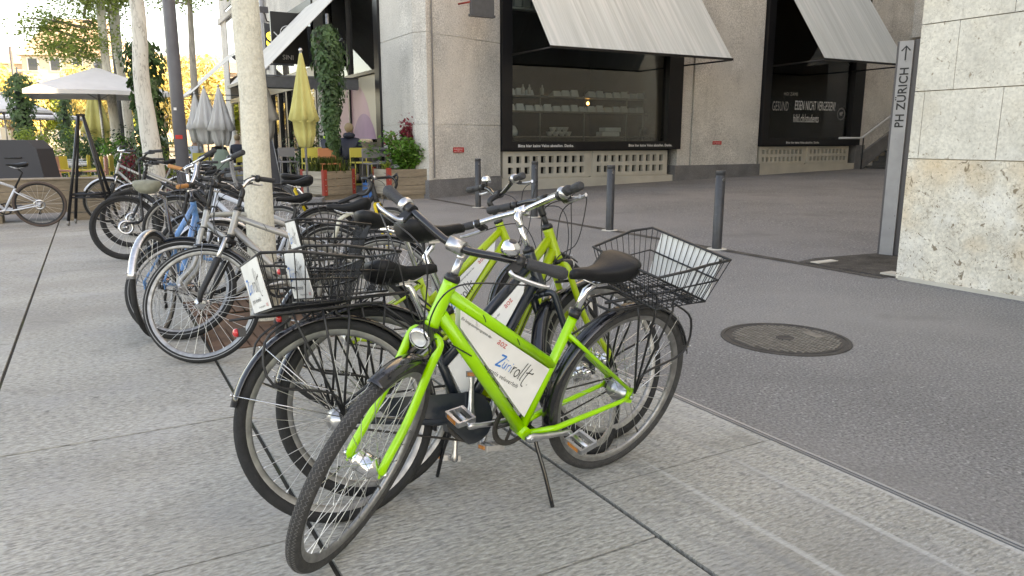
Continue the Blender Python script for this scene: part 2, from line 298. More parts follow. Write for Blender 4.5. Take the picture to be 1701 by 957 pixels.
    def build(s, name, mats, parent=None, loc=None, rot=None):
        me = bpy.data.meshes.new(name); me.from_pydata(s.v, [], s.f); 
        for m in (mats if isinstance(mats, (list, tuple)) else [mats]): me.materials.append(M[m] if isinstance(m, str) else m)
        me.polygons.foreach_set('material_index', s.m); me.polygons.foreach_set('use_smooth', s.sm); me.update()
        bm = bmesh.new(); bm.from_mesh(me); bmesh.ops.recalc_face_normals(bm, faces=bm.faces) if len(s.f) < 60000 else None; bm.to_mesh(me); bm.free()
        o = bpy.data.objects.new(name, me); COL.objects.link(o)
        if parent: o.parent = parent
        if loc is not None: o.location = loc
        if rot is not None: o.rotation_euler = rot
        return o
def tag(o, label=None, cat=None, group=None, kind=None):
    if label: o['label'] = label
    if cat: o['category'] = cat
    if group: o['group'] = group
    if kind: o['kind'] = kind
    return o
def empty(name, loc=(0, 0, 0), rot=(0, 0, 0), **k):
    o = bpy.data.objects.new(name, None); o.empty_display_size = .2; COL.objects.link(o); o.location = loc; o.rotation_euler = rot; return tag(o, **k)
def smooth_path(pts, n=6, closed=False):
    pts = [Vector(p) for p in pts]; out = []; N = len(pts)
    for i in range(N if closed else N-1):
        if closed: p0, p1, p2, p3 = pts[i-1], pts[i], pts[(i+1) % N], pts[(i+2) % N]
        else: p0, p1, p2, p3 = pts[max(i-1, 0)], pts[i], pts[i+1], pts[min(i+2, N-1)]
        for k in range(n):
            t = k/n; out.append(.5*((2*p1)+(p2-p0)*t+(2*p0-5*p1+4*p2-p3)*t*t+(3*p1-p0-3*p2+p3)*t**3))
    if not closed: out.append(pts[-1])
    return out
ROT = (0, 0, TH)   # things built in street axes: x across the street, y along it
# ---------------- setting ----------------
def SV(name, mb, mats, **k): return tag(mb.build(name, mats, rot=ROT), kind='structure', **k)
m = MB(); m.add([(-700, -700, -.06), (700, -700, -.06), (700, 700, -.06), (-700, 700, -.06)], [(0, 1, 2, 3)]); SV('ground', m, 'far')
m = MB(); m.box(-9, 2.5, -6, 14.2, -.05, -.014); SV('pavement_bed', m, 'joint')
cols = [(-9.1, -8.0), (-7.95, -6.9), (-6.85, -5.8), (-5.75, -4.75), (-4.7, -3.7), (-3.65, -2.62), (-2.6, -1.57), (-1.56, -.55), (-.54, .53), (.54, 1.525), (1.535, 2.495)]
offs = [.3, .9, .1, .7, .4, 1.1, .2, None, 3.56-1.25*8, 2.98-1.25*8, 2.115-1.25*8]
m = MB(); m2 = MB()
for (u0, u1), of in zip(cols, offs):
    if of is None: vs = [-6.4, -4.4, -2.38, -.38, 1.62, 3.62, 5.62, 7.61, 9.6, 11.6, 14.2]
    else:
        o = of if of < -3 else of-7.5; vs = [o+1.25*k for k in range(18)]; vs = [v for v in vs if v < 13.4]+[14.2]
    for a, b_ in zip(vs[:-1], vs[1:]):
        hole = u0 < 1.0 and u1 > .5 and a < 6.4 and b_ > 4.8   # tree pit
        e = .0045; jz = random.uniform(-.0015, .0015)
        def q(ua, ub, va, vb): (m2 if u0 > 1.53 else m).box(ua+e, ub-e, va+e, vb-e, -.02, jz)
        if hole and u0 > .5:
            if a < 4.79: q(u0, u1, a, 4.78)
            if b_ > 6.41: q(u0, u1, 6.42, b_)
        else: q(u0, u1, a, b_)
SV('pavement', m, 'slab'); SV('pavement_edge', m2, 'slab_edge')
m = MB(); m.box(2.500, 2.505, -6, 14.2, -.03, .003); m.box(2.516, 2.53, -6, 14.2, -.03, .003); m.box(2.505, 2.516, -6, 14.2, -.03, -.018, mi=1); SV('slot_drain', m, ['slot_steel', 'ink'])
m = MB()
for k in range(13): m.box(.56+k*.0745, .56+k*.0745+.062, 4.8, 5.34, -.006, .002)
for k in range(13): m.box(.56+k*.0745, .56+k*.0745+.062, 5.86, 6.4, -.006, .002)
for k in range(60): m.box(.55, 1.52, 4.8+k*.009, 4.8+k*.009+.003, -.012, -.002)
m.box(.56, 1.51, 5.36, 5.84, -.03, -.008); m.box(.535, 1.53, 4.785, 4.797, -.02, .003); m.box(.535, 1.53, 6.402, 6.414, -.02, .003)
SV('tree_pit_grate', m, 'grate'); 
def zs(u): return max(0, (u-8.8))*.0228
m = MB(); us = [2.53, 4, 6.42, 6.56, 8.8, 12, 16, 20, 24, 30, 60]; vs = [-30, -10, 0, 5, 10, 14, 17, 20, 40, 75]
def sheet(m, us, vs, dz=0, mi=None):
    V = [(u, v, zs(u)+dz) for v in vs for u in us]; n = len(us); m.add(V, [(j*n+i, j*n+i+1, (j+1)*n+i+1, (j+1)*n+i) for j in range(len(vs)-1) for i in range(n-1)], False, mi)
sheet(m, [2.53, 4, 6.42], vs); SV('street', m, 'asphalt')
m = MB(); sheet(m, us[2:], vs); SV('side_street', m, 'asphalt_street')
m = MB(); m.box(-60, 2.53, 14.2, 75, -.05, 0); SV('cafe_terrace', m, 'asphalt')
m = MB(); sheet(m, [6.40, 6.54], [4.3, 8, 12, 15.2], .004); SV('gutter', m, 'asphalt_dark')
m = MB(); m.add([(6.56, 4.26, .006), (8.2, 4.26, .006), (8.2, 5.28, .006), (6.9, 5.42, .006), (6.56, 5.36, .006)], [(0, 1, 2, 3, 4)]); SV('dirt_patch', m, 'asphalt_dark')
m = MB(); m.obox((6.77, 5.2, .010), (.16, 0, 0), (0, .05, 0), (0, 0, .004)); m.obox((6.72, 4.36, .012), (.09, 0, 0), (0, .09, 0), (0, 0, .008)); SV('stone_plates', m, 'conc_smooth')
# manhole
c = W(3.9, 3.25, 0); m = MB(); m.lathe([(0, .003), (.345, .003), (.35, .006), (.362, .006), (.364, .002), (.385, .002), (.388, .007), (.41, .007), (.412, .0)], 64, axis=(0, 0, 1), smooth=False)
mh = m.build('manhole_cover', 'iron', loc=c, rot=(0, 0, radians(20))); tag(mh, 'round cast iron manhole cover with grid pattern in the grey asphalt', 'manhole cover')
m = MB()
for i in range(-8, 9):
    x = i*.04; L_ = sqrt(max(.335**2-x*x, 0))
    m.box(x-.005, x+.005, -L_, L_, .003, .008)
    for j in range(int(-L_/.027), int(L_/.027)+1):
        if x*x+(j*.027)**2 > .04**2: m.box(x+.008, x+.032, j*.027-.003, j*.027+.003, .003, .0075)
m.box(.19, .26, -.08, .08, .003, .011); m.build('tread_pattern', 'iron_dirt', mh); m = MB(); m.lathe([(0, .0085), (.045, .0085), (.055, .011), (.06, .004)], 24, axis=(0, 0, 1)); m.build('lift_socket', 'iron', mh)
# ---------------- travertine corner building on the right ----------------
tb = empty('stone_building', W(0, 0), ROT, label='pale travertine block wall of the building at the right edge', cat='building')
m = MB(); m.box(6.60, 27.4, -22, 4.235, -.3, 23); m.build('wall_core', 'mortar', tb)  # unseen depth and height sized to block sun from street and facade
courses = [(.0, 1.12, [3.2-.0+1.04-8.0, -1.6, .2, 1.7, 4.245]), (1.126, 1.717, [-1.4, .3, 2.0, 3.48, 4.15, 4.245]), (1.723, 2.292, [-.6, .9, 2.3, 3.90, 4.245])]
z = 2.298; k = 0
while z < 22.6: courses.append((z, z+.59, [-1+(k % 3)*.4, .5+(k % 3)*.3, 2.1, 3.47 if k % 2 == 0 else 3.85, 4.245])); z += .596; k += 1
pan = [MB(), MB()]
for ci, (z0, z1, vs_) in enumerate(courses):
    vs_ = ([-9, -7, -5.2, -3.4] if ci else [])+vs_ if z0 < 6 else [-22]+vs_
    vs_ = sorted(set(vs_))
    for a, b_ in zip(vs_[:-1], vs_[1:]):
        pan[0 if ci == 0 else 1].box(6.565+random.uniform(0, .002), 6.66, a+.0025, b_-.0025, z0+.001, z1-.001)
pan[0].box(6.67, 12, 4.2, 4.245, 0, 1.12); pan[1].box(6.67, 24, 4.2, 4.245, 1.126, 23)
pan[0].build('base_course', 'trav', tb); pan[1].build('stone_facing', 'trav2', tb)
m = MB(); m.box(6.53, 6.57, -22, 4.2, -.05, .03); m.build('footing', 'conc_smooth', tb)
# ---------------- way sign pillar ----------------
sp_ = empty('sign_pillar', W(7.80, 5.19, 0), (0, 0, TH-pi/2+.25), label='tall narrow grey steel sign pillar reading PH ZÜRICH with an arrow', cat='sign')
PT = 2.34; m = MB(); m.box(-.073, .073, 0, .06, -.02, PT); m.build('plate', 'pillar', sp_)
m = MB(); m.box(-.098, -.076, .01, .16, -.02, PT+.0); m.box(.076, .135, .02, .16, -.02, PT+.01); m.build('side_flange', 'pillar_dark', sp_)
t = MB(); t.text('PH ZÜRICH', .128, (.045, -.003, 1.42), (0, 0, 1), (-1, 0, 0), bold=.002, space=1.05, sx=.94); 
t.ribbon([(0, -.075), (0, .07)], .014, (0, -.003, 2.21), (1, 0, 0), (0, 0, 1)); t.ribbon([(-.045, .025), (0, .075), (.045, .025)], .014, (0, -.0034, 2.21), (1, 0, 0), (0, 0, 1)); t.build('lettering', 'ink', sp_)
# ---------------- main building ----------------
mbld = empty('concrete_building', W(0, 0), ROT, label='large exposed concrete building with black framed shop windows and grey awnings', cat='building')
FV = 16.4; TOP = 19
def part(n, mb, mats): return mb.build(n, mats, mbld)
m = MB()
# corner pier (angled face), with thin lift joints between pours
zz = [.40, 1.62, 3.55, 6.4, 10, 15, TOP]; pp = [(6.3, 17.7), (6.3, 15.62), (6.5, 15.34), (6.62, 15.40), (6.62, 15.48), (6.72, 15.50), (8.84, 16.34), (8.84, 17.7)]
for a, b_ in zip(zz[:-1], zz[1:]): m.prism([(x, y, a+.006) for x, y in pp], (0, 0, b_-a-.012))
m.prism([(x+(.02 if x < 7 else -.02), y+.02, .3) for x, y in pp], (0, 0, TOP-.3))
# front facade piers: right of window one, right of window two
def pier(u0, u1, v0, seam, z0=.5):
    L_ = [z0]+seam+[TOP]
    for a, b_ in zip(L_[:-1], L_[1:]): m.box(u0, u1, v0, v0+1.2, a+.005, b_-.005)
    m.box(u0+.01, u1-.01, v0+.012, v0+1.19, z0, TOP-.01)
pier(14.62, 15.1, FV+.02, [3.9, 7]); pier(15.12, 17.78, FV-.03, [3.95, 7.2]); 
pier(22.46, 24.6, FV, [3.2, 6.0]); pier(24.62, 34, FV+.03, [3.9, 6.4]); m.box(24.9, 34, FV-.6, FV+.03, 4.7, 6)
m.box(8.84, 14.62, FV+.02, FV+1.2, 5.55, TOP); m.box(17.78, 22.46, FV, FV+1.2, 5.95, TOP)
m.box(27.5, 42, -22, FV-.7, 4.4, 22); m.box(31, 42, -22, FV+.5, 0, 4.4); m.box(27.6, 28.3, 4, 5, 0, 4.4); m.box(27.6, 28.3, 11, 12, 0, 4.4)  # unseen wing on columns, added to keep the sun off the front facade
part('concrete_wall_and_shade_wing', m, 'conc')
m = MB(); m.prism([(6.27, 17.7, -.05), (6.27, 15.6, -.05), (6.48, 15.3, -.05), (8.86, 16.30, -.05), (8.86, 17.7, -.05)], (0, 0, .45)); part('plinth', m, 'granite'); m = MB(); m.box(14.45, 17.84, FV-.12, FV+.8, 0, .56); part('plinth', m, 'granite'); m = MB(); m.box(22.42, 22.9, FV-.02, FV+1, 0, 1.1); part('plinth', m, 'granite')
def shopwindow(u0, u1, zb, zt, gz0, tilt=0, boxd=.14):
    w_ = MB(); v0 = FV-boxd; 
    w_.box(u0, u0+.28, v0, FV+.35, zb, zt); w_.box(u1-.5, u1, v0+.0, FV+.35, zb, zt); w_.box(u0+.28, u1-.5, v0, FV+.35, zb, gz0); w_.box(u0+.28, u1-.5, v0+.02, FV+.3, zt-.18, zt)
    o = part('window_frame', w_, 'blackmetal')
    g = MB(); g.box(u0+.28, u1-.5, FV+.0, FV+.012, gz0, zt-.18); g.build('pane', 'glass', o)
    # ventilated parapet under the window: two precast lattice panels
    p = MB(); n = 10; zl0 = zs(u0)+.33; zl1 = zb-.03; mid = (u0+u1-.25)/2; g0 = u0+.08
    for a, b_ in ((g0, mid-.06), (mid+.06, u1-.35)):
        d = (b_-a); cw = (d-.2)/n; hz = (zl1-zl0); rows = [(zl0+hz*.14, zl0+hz*.40), (zl0+hz*.56, zl0+hz*.82)]
        p.box(a, a+.1, FV, FV+.12, zl0, zl1); p.box(b_-.1, b_, FV, FV+.12, zl0, zl1)
        p.box(a+.1, b_-.1, FV, FV+.12, zl0, rows[0][0]); p.box(a+.1, b_-.1, FV, FV+.12, rows[0][1], rows[1][0]); p.box(a+.1, b_-.1, FV, FV+.12, rows[1][1], zl1)
        for k in range(n+1):
            x = a+.1+k*cw; x0_, x1_ = max(a+.1, x-cw*.2), min(b_-.1, x+cw*.2)
            for r0, r1 in rows: p.box(x0_, x1_, FV, FV+.12, r0, r1)
        p.box(a-.03, b_+.03, FV+.02, FV+.1, zl0-.03, zl0-.001); 
    p.box(mid-.06, mid+.06, FV+.03, FV+.13, zl0, zl1)
    p.box(u0, u1-.05, FV-.03, FV+.4, -.05, zl0-.03); part('lattice_panel', p, 'conc_smooth')
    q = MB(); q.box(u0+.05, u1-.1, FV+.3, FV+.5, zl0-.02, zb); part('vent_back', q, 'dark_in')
    # room behind the glass
    r = MB(); a, b_, c_, d_ = u0+.1, u1-.1, FV+.36, FV+4.2
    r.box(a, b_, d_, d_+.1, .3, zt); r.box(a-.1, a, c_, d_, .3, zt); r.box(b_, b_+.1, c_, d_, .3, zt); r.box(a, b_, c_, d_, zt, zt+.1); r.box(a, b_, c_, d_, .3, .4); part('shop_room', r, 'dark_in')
shopwindow(8.86, 14.6, 1.02, 5.5, 1.24); shopwindow(17.82, 22.44, 1.10, 5.9, 1.32)
def small_text(s, size, u, z, mat_='white', v=FV-.1435, bold=0, sx=1):
    t = MB(); t.text(s, size, (u, v, z), (1, 0, 0), (0, 0, 1), bold=bold, sx=sx, space=1.1); return tag(part('lettering', t, mat_))
small_text('Bitte hier keine Velos abstellen. Danke.', .095, 9.3, 1.10, bold=.002, sx=.98); small_text('Bitte hier keine Velos abstellen. Danke.', .095, 12.75, 1.10, bold=.002, sx=.9); small_text('Bitte hier keine Velos abstellen. Danke.', .095, 18.9, 1.16, bold=.001, sx=.9)
small_text('GESUND', .40, 18.33, 2.16, v=FV-.006, bold=.001, sx=.43).data.materials[0] = mat('grey_window_lettering', (.3, .3, .3), .6)
small_text('ESSEN NICHT VERGESSEN!', .40, 19.33, 2.2, v=FV-.006, bold=.0, sx=.375); small_text('hiltl.ch/students', .36, 19.3, 1.82, v=FV-.006, bold=.0, sx=.46); small_text('HOI ZÄME', .14, 18.8, 2.62, v=FV-.006, sx=.9).data.materials[0] = MATS['grey_window_lettering']
t = MB(); cc = Vector((21.55, FV-.006, 2.1))
for r_ in (.19, .165): t.tube([cc+Vector((r_*cos(a), 0, r_*sin(a))) for a in [2*pi*k/32 for k in range(32)]], .005, 4, closed=True)
t.obox(cc+Vector((0, 0, .03)), (.08, 0, .02), (0, .001, 0), (-.01, 0, .03)); t.obox(cc+Vector((.0, 0, -.03)), (.06, 0, 0), (0, .001, 0), (0, 0, .02)); t.build('round_emblem', 'grey_window_lettering' if 0 else MATS['grey_window_lettering'], mbld)
t = MB(); cc = Vector((19.7, FV+3.9, 3.25)); t.box(19.4, 20.05, FV+3.88, FV+3.95, 3.1, 3.4); e1 = t.build('exit_sign', mat('exit_sign_green', (.03, .06, .04), .6), mbld)
t = MB(); t.ribbon([(.28, 0), (0, 0)], .03, (19.46, FV+3.87, 3.25), (1, 0, 0), (0, 0, 1)); t.ribbon([(.08, .07), (0, 0), (.08, -.07)], .03, (19.46, FV+3.87, 3.25), (1, 0, 0), (0, 0, 1)); t.box(19.83, 19.95, FV+3.86, FV+3.87, 3.14, 3.36); t.build('lettering', MATS['grey_window_lettering'], e1)
# awnings
def awning(u0, u1, zt, vb, zb, v_arm=FV, cloth='awning', z_arm=3.3):
    a = MB(); n = 8
    for k in range(n):
        x0, x1 = u0+(u1-u0)*k/n, u0+(u1-u0)*(k+1)/n; s_ = [(x0, FV-.15, zt), (x1, FV-.15, zt), (x1, vb, zb+.02), (x0, vb, zb+.02)]; a.prism(s_, (0, .006, .02))
    o = part('awning', a, cloth)
    b_ = MB(); b_.box(u0-.02, u1+.02, vb-.03, vb+.01, zb-.01, zb+.045); b_.tube([(u0+.01, vb, zb), (u0+.01, v_arm-.05, z_arm)], .022, 8); b_.tube([(u1-.01, vb, zb), (u1-.01, v_arm-.05, z_arm)], .022, 8); b_.box(u0, u1, FV-.2, FV-.02, zt-.02, zt+.14); b_.build('awning_frame', 'blackmetal', o)
awning(9.12, 14.63, 5.62, 14.5, 3.29); awning(18.12, 21.85, 6.05, 14.45, 3.47, z_arm=3.45)
# left face of the building, towards the terrace
LU = 6.3
m = MB()
m.box(LU, LU+1, 17.7, 29.5, 5.5, TOP); m.box(LU, LU+1, 22.35, 23.6, 0, 5.5); m.box(LU, LU+1, 29.5, 41.2, 7.4, TOP); m.box(LU, LU+1, 29.5, 30.8, 3.2, 7.4); m.box(LU, LU+1, 33.4, 37, 3.2, 7.4); m.box(LU, LU+1, 39.5, 41.2, 0, 7.4); m.box(LU, LU+1, 33.4, 34.4, 0, 3.2); m.box(LU-.12, LU, 34.2, 41.2, 6.9, 7.15); m.box(LU+1, 34, 17.6, 41, 5.6, TOP-1); m.box(LU+1, 34, 40, 41, 0, TOP)
part('side_wall', m, 'conc')
w_ = MB(); w_.box(LU-.06, LU+.2, 17.66, 17.98, 0, 5.3); w_.box(LU-.05, LU+.2, 22.1, 22.35, 0, 5.3); w_.box(LU-.05, LU+.2, 17.98, 22.1, .3, 1.22); w_.box(LU-.04, LU+.2, 17.98, 22.1, 2.9, 2.98); w_.box(LU-.05, LU+.2, 17.98, 22.1, 5.2, 5.4); w_.box(LU-.03, LU+.2, 20.2, 20.28, 1.22, 5.2)
for v in (23.6, 24.9, 26.2, 27.5, 28.8, 30.1, 31.4, 32.7): w_.box(LU-.03, LU+.15, v, v+.2, 0, 3.0)
w_.box(LU-.06, LU+.3, 23.6, 33.4, 2.95, 3.5); w_.box(LU-.05, LU+.2, 23.6, 29.5, 5.25, 5.5); w_.box(LU-.05, LU+.15, 34.4, 39.5, 3.0, 3.2); w_.box(LU-.04, LU+.2, 34.4, 34.8, 0, 3.2); w_.box(LU-.04, LU+.2, 37, 37.3, 0, 3.2)
sf = part('window_frame', w_, 'blackmetal')
g = MB(); g.box(LU+.05, LU+.06, 17.98, 22.1, 1.22, 5.2); g.box(LU+.05, LU+.06, 23.6, 33.4, .1, 2.95); g.box(LU+.05, LU+.06, 23.6, 29.5, 3.5, 5.3); g.box(LU+.05, LU+.06, 34.4, 39.5, .1, 3); g.build('pane', 'glass', sf)
g = MB(); g.box(LU+.02, LU+.06, 30.85, 33.35, 3.6, 7.35); g.build('pane', 'glass_sky', sf); g = MB(); g.box(LU+.02, LU+.06, 37.05, 39.45, 4.2, 7.35); ps = g.build('pane', 'glass_sky', sf); g = MB()
for v in (30.8, 31.9, 33.3): g.box(LU-.02, LU+.08, v, v+.08, 3.5, 7.4)
g.box(LU-.02, LU+.08, 30.8, 33.4, 5.4, 5.5); g.build('mullion', 'steel_grey', sf)
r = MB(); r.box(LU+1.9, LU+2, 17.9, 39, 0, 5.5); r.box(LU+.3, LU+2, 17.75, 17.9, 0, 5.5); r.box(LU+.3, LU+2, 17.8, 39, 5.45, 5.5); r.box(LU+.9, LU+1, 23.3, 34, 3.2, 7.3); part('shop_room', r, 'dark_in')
m = MB(); m.box(LU+.03, LU+.045, 18.1, 21.9, 1.3, 2.88); mu = m.build('window_mural', 'creamprint', mbld); m = MB(); c = Vector((LU+.027, 18.9, 1.5)); 
def disc(m, c, r_, mi, z0, z1, y0, y1):
    pts = []
    for k in range(40): a = 2*pi*k/40; pts.append((c.x, min(max(c.y+r_*cos(a), y0), y1), min(max(c.z+r_*1.0*sin(a), z0), z1)))
    m.add(pts, [tuple(range(40))], False, mi)
disc(m, Vector((LU+.027, 20.0, 1.3)), 1.45, 0, 1.3, 2.88, 18.1, 21.9); disc(m, Vector((LU+.024, 19.2, .95)), 1.0, 1, 1.3, 2.88, 18.1, 21.9); m.build('mural_shape', ['pinkprint', 'lilacprint'], mu)
def side_awning(v0, v1, ub, zb, zt):
    a = MB(); n = 7
    for k in range(n):
        y0, y1 = v0+(v1-v0)*k/n, v0+(v1-v0)*(k+1)/n; a.prism([(LU-.1, y0, zt), (LU-.1, y1, zt), (ub, y1, zb), (ub, y0, zb)], (0, 0, .02))
    o = part('awning', a, 'awning_light')
    b_ = MB(); b_.box(ub-.03, ub+.02, v0, v1, zb-.06, zb+.02); b_.tube([(ub, v0+.02, zb), (LU-.05, v0+.02, zb+.0)], .02, 6); b_.tube([(ub, v1-.02, zb), (LU-.05, v1-.02, zb)], .02, 6); b_.build('awning_frame', 'steel_grey', o)
side_awning(19.25, 24.0, 3.78, 2.83, 5.25); side_awning(34.6, 39.4, 3.9, 3.15, 5.2)
b_ = MB(); b_.box(3.8, LU-.05, 19.28, 19.4, 2.55, 2.81); part('awning_valance', b_, 'steel_grey')
d_ = MB(); d_.tube([(LU-.12, 30.3, 7.3), (LU-.12, 30.3, 4.2), (LU-.05, 30.3, 3.9)], .09, 10); part('drain_pipe', d_, 'pillar'); d_ = MB(); d_.tube([(6.66, 15.39, TOP), (6.66, 15.39, .45)], .018, 8)
part('drain_pipe', d_, 'pillar')
# signs
s_ = empty('hanging_sign', W(5.18, 24.3, 0), ROT, label='black projecting sign board with white ring and horn emblem above the terrace', cat='sign')
m = MB(); m.box(0, 1.1, 0, .12, 3.6, 5.12); m.build('board', 'blackmetal', s_); t = MB(); cc = Vector((.5, -.004, 4.5)); 
for r_ in (.22, .15): t.tube([cc+Vector((r_*cos(a), 0, r_*sin(a))) for a in [2*pi*k/28 for k in range(28)]], .014, 4, closed=True)
t.ribbon([(-.05, -.07), (-.05, .07)], .03, cc, (1, 0, 0), (0, 0, 1)); t.ribbon([(.05, -.07), (.05, .07)], .03, cc, (1, 0, 0), (0, 0, 1)); t.ribbon([(-.05, 0), (.05, 0)], .03, cc, (1, 0, 0), (0, 0, 1)); t.ribbon([(-.42, .02), (-.3, -.1), (-.16, -.18)], .03, cc, (1, 0, 0), (0, 0, 1)); t.ribbon([(.16, .16), (.26, .2), (.34, .1)], .03, cc, (1, 0, 0), (0, 0, 1)); t.text('SINI', .2, (.3, -.004, 3.72), (1, 0, 0), (0, 0, 1)); t.build('emblem', 'white', s_)
s_ = empty('light_box_sign', W(5.33, 26, 0), ROT, label='dark sign with a yellow letter S beyond the black projecting board', cat='sign'); m = MB(); m.box(0, .9, 0, .1, 3.7, 5.0); m.build('board', 'steel_grey', s_); t = MB(); t.text('S', .6, (.05, -.004, 4.3), (1, 0, 0), (0, 0, 1), bold=.02); t.build('lettering', 'signyellow', s_)
s_ = MB(); s_.obox((0, 0, 0), (.14, 0, 0), (0, .05, .0), (0, .02, .1)); s_.tube([(0, .04, -.05), (.1, .1, -.35), (.3, .1, -.4)], .03, 6); tag(s_.build('flood_light', 'pillar_dark', loc=W(5.6, 27.2, 5.6), rot=ROT), 'small square flood light on the upper left facade', 'flood light')
def redsign(u0, u1, z0, z1, v, lab, rz=0):
    o = empty('warning_sign', W((u0+u1)/2, v, (z0+z1)/2), (0, 0, TH+rz), label=lab, cat='sign'); h, k = (u1-u0)/2, (z1-z0)/2; m = MB(); m.box(-h, h, -.01, 0, -k, k); m.build('plate', 'red', o)
    t = MB(); t.text('Bodenbelastung', k*.72, (-h*.9, -.0125, .15*k), (1, 0, 0), (0, 0, 1), sx=h*1.8/(k*.72*7.3)); t.text('max. 500 kg/m²', k*.72, (-h*.9, -.0125, -.72*k), (1, 0, 0), (0, 0, 1), sx=h*1.8/(k*.72*7.0)); t.build('lettering', 'white', o)
redsign(7.25, 7.60, .995, 1.11, 15.755, 'small red warning plate on the angled corner pier', math.atan2(.84, 2.12)); redsign(15.92, 16.27, 1.14, 1.24, FV-.032, 'small red warning plate on the wall between the two shop windows')
s_ = empty('hanging_sign', W(7.45, 15.3, 0), ROT, label='dark box sign hung on the corner pier at the top edge', cat='sign'); m = MB(); m.box(0, .55, -.25, -.15, 3.95, 5.2); m.box(-.02, .57, -.27, -.13, 3.9, 3.95); m.build('box', 'steel_grey', s_); m = MB(); m.tube([(-.1, .2, 4.2), (.02, -.2, 4.2)], .02, 6); m.tube([(-.1, .2, 4.9), (.02, -.2, 4.9)], .02, 6); m.build('bracket', 'rust', s_)
# stairs beside window two
m = MB()
for k in range(12): m.box(22.9+k*.31, 23.4+12*.31, 14.4, FV-.14, .2 if k == 0 else .24+k*.165, .24+(k+1)*.165-.012); m.box(22.885+k*.31, 23.2+k*.31, 14.4, FV-.14, .24+(k+1)*.165-.01, .24+(k+1)*.165)
SV('stairs', m, mat('dark_stair_granite', (.07, .068, .068), .7, var=.3, vscale=3))
m = MB(); m.prism([(22.7, FV-.02, .3), (26.8, FV-.02, 2.45), (26.8, FV-.02, 2.95), (22.7, FV-.02, .85)], (0, -.1, 0)); SV('stair_stringer', m, 'granite')
hr = empty('handrail', W(22.3, 16.1, 0), ROT, label='steel handrail rising beside the dark stairs', cat='handrail'); m = MB(); m.tube([(-1.0, .1, 1.33), (-.5, .0, 1.33), (0, 0, 1.33), (3.8, 0, 3.3)], .035, 8); m.build('rail', mat('pale_rail', (.6, .62, .64), .4), hr); m = MB(); [m.tube([(x, 0, .2), (x, 0, 1.33+max(0, x)*.518)], .025, 8) for x in (0.1, 1.9)]; m.build('post', 'blackplastic', hr)
# shelf with trays, bowls and pots in the first shop window
sh = empty('display_shelf', W(9.3, FV+1.2, 0), ROT, label='long metal shelf full of trays behind the large shop window', cat='shelf')
m = MB(); [m.tube([(x, 0, .9), (x, 0, 2.66)], .02, 6) for x in (.05, 1.45, 2.9, 4.4, 5.0)]; [m.box(0, 5.1, -.02, .45, z_, z_+.03) for z_ in (1.35, 2.02, 2.42)]; m.build('rack', 'alu_dull', sh)
m = MB()
for z_ in (2.05, 2.45):
    for k in range(17):
        if k in (4, 5, 9) and z_ > 2.4: continue
        x = .12+k*.29; m.add([(x, -.05, z_), (x+.24, -.05, z_), (x+.22, 0, z_+.14+.02*(k % 3)), (x+.01, 0, z_+.14+.02*(k % 3)), (x, .3, z_), (x+.24, .3, z_)], [(0, 1, 2, 3), (0, 3, 4), (1, 5, 2), (2, 5, 4, 3)])
m.build('tray', 'tray', sh)
def shelfthing(name, lab, cat, u, z_, build, mats, grp=None): tag(build.build(name, mats, loc=W(u, FV+1.1, z_), rot=ROT), lab, cat, grp)
i_ = 0
for k, (u, z_) in enumerate([(11.0, 1.38), (11.2, 1.38), (11.4, 1.38), (11.6, 1.38), (11.1, 1.5), (11.3, 1.5), (11.5, 1.5)]):
    shelfthing('bowl', 'stacked white bowl behind the shop window', 'bowl', u, z_, MB().lathe([(.0, .0), (.05, 0), (.095, .09), (.1, .12), (.09, .12), (0, .03)], 16, axis=(0, 0, 1)), 'ceramic', 'white bowls stacked in the window')
shelfthing('pot', 'steel cooking pot at the right end of the window display', 'pot', 14.3, 1.38, MB().lathe([(0, 0), (.16, 0), (.16, .22), (.165, .24), (0, .25), (0, .28)], 20, axis=(0, 0, 1)), 'steel')
shelfthing('food_box', 'grey crate stack on the lower display shelf', 'crate', 13.0, 1.38, MB().box(-.3, .3, -.1, .2, 0, .12).box(-.2, .35, -.1, .2, .13, .24), 'tray')
shelfthing('kettle', 'dark round appliance at the left of the window display', 'appliance', 9.75, 1.38, MB().lathe([(0, 0), (.2, 0), (.22, .12), (.14, .26), (0, .3)], 18, axis=(0, 0, 1)), 'tray')
for u, z_, n in ((10.15, 2.62, 0), (10.35, 2.62, 1), (10.75, 2.62, 2)): shelfthing('bottle', ['short pale bottle on the top display shelf', 'pale bottle next to the short one on the top shelf', 'tall pale bottle standing alone on the top shelf'][n], 'bottle', u, z_-.15, MB().lathe([(0, 0), (.05, 0), (.05, .15), (.02, .2), (.02, .25), (0, .25)], 10, axis=(0, 0, 1)), 'ceramic')
m = MB(); m.ball((0, 0, 0), .045, 10); m.tube([(0, 0, .04), (0, 0, .06)], .008, 5); o = m.build('pendant_lamp', 'warm', loc=W(12.6, FV+1.6, 2.3), rot=ROT); tag(o, 'warm glowing lamp above the middle of the display shelf', 'lamp')
m = MB(); m.ball((0, 0, 0), .08, 12, (1, 1, 1.2)); m.tube([(0, 0, .08), (0, 0, .3)], .02, 6); tag(m.build('pendant_lamp', mat('amber_glass', (.3, .2, .08), .2), loc=W(9.55, FV+.8, 3.65), rot=ROT), 'amber glass lamp hanging at the upper left of the window', 'lamp')
m = MB(); m.ball((0, 0, 0), .07, 10); tag(m.build('pendant_lamp', 'warm', loc=W(20.4, FV+1.6, 4.1), rot=ROT), 'warm spotlight behind the second awning', 'lamp')
m = MB(); m.box(0, 5.6, 3.2, 3.26, .5, 3.2, ); tag(m.build('tiled_wall', 'tile', loc=W(18.0, FV+.6, 0), rot=ROT), kind='structure')
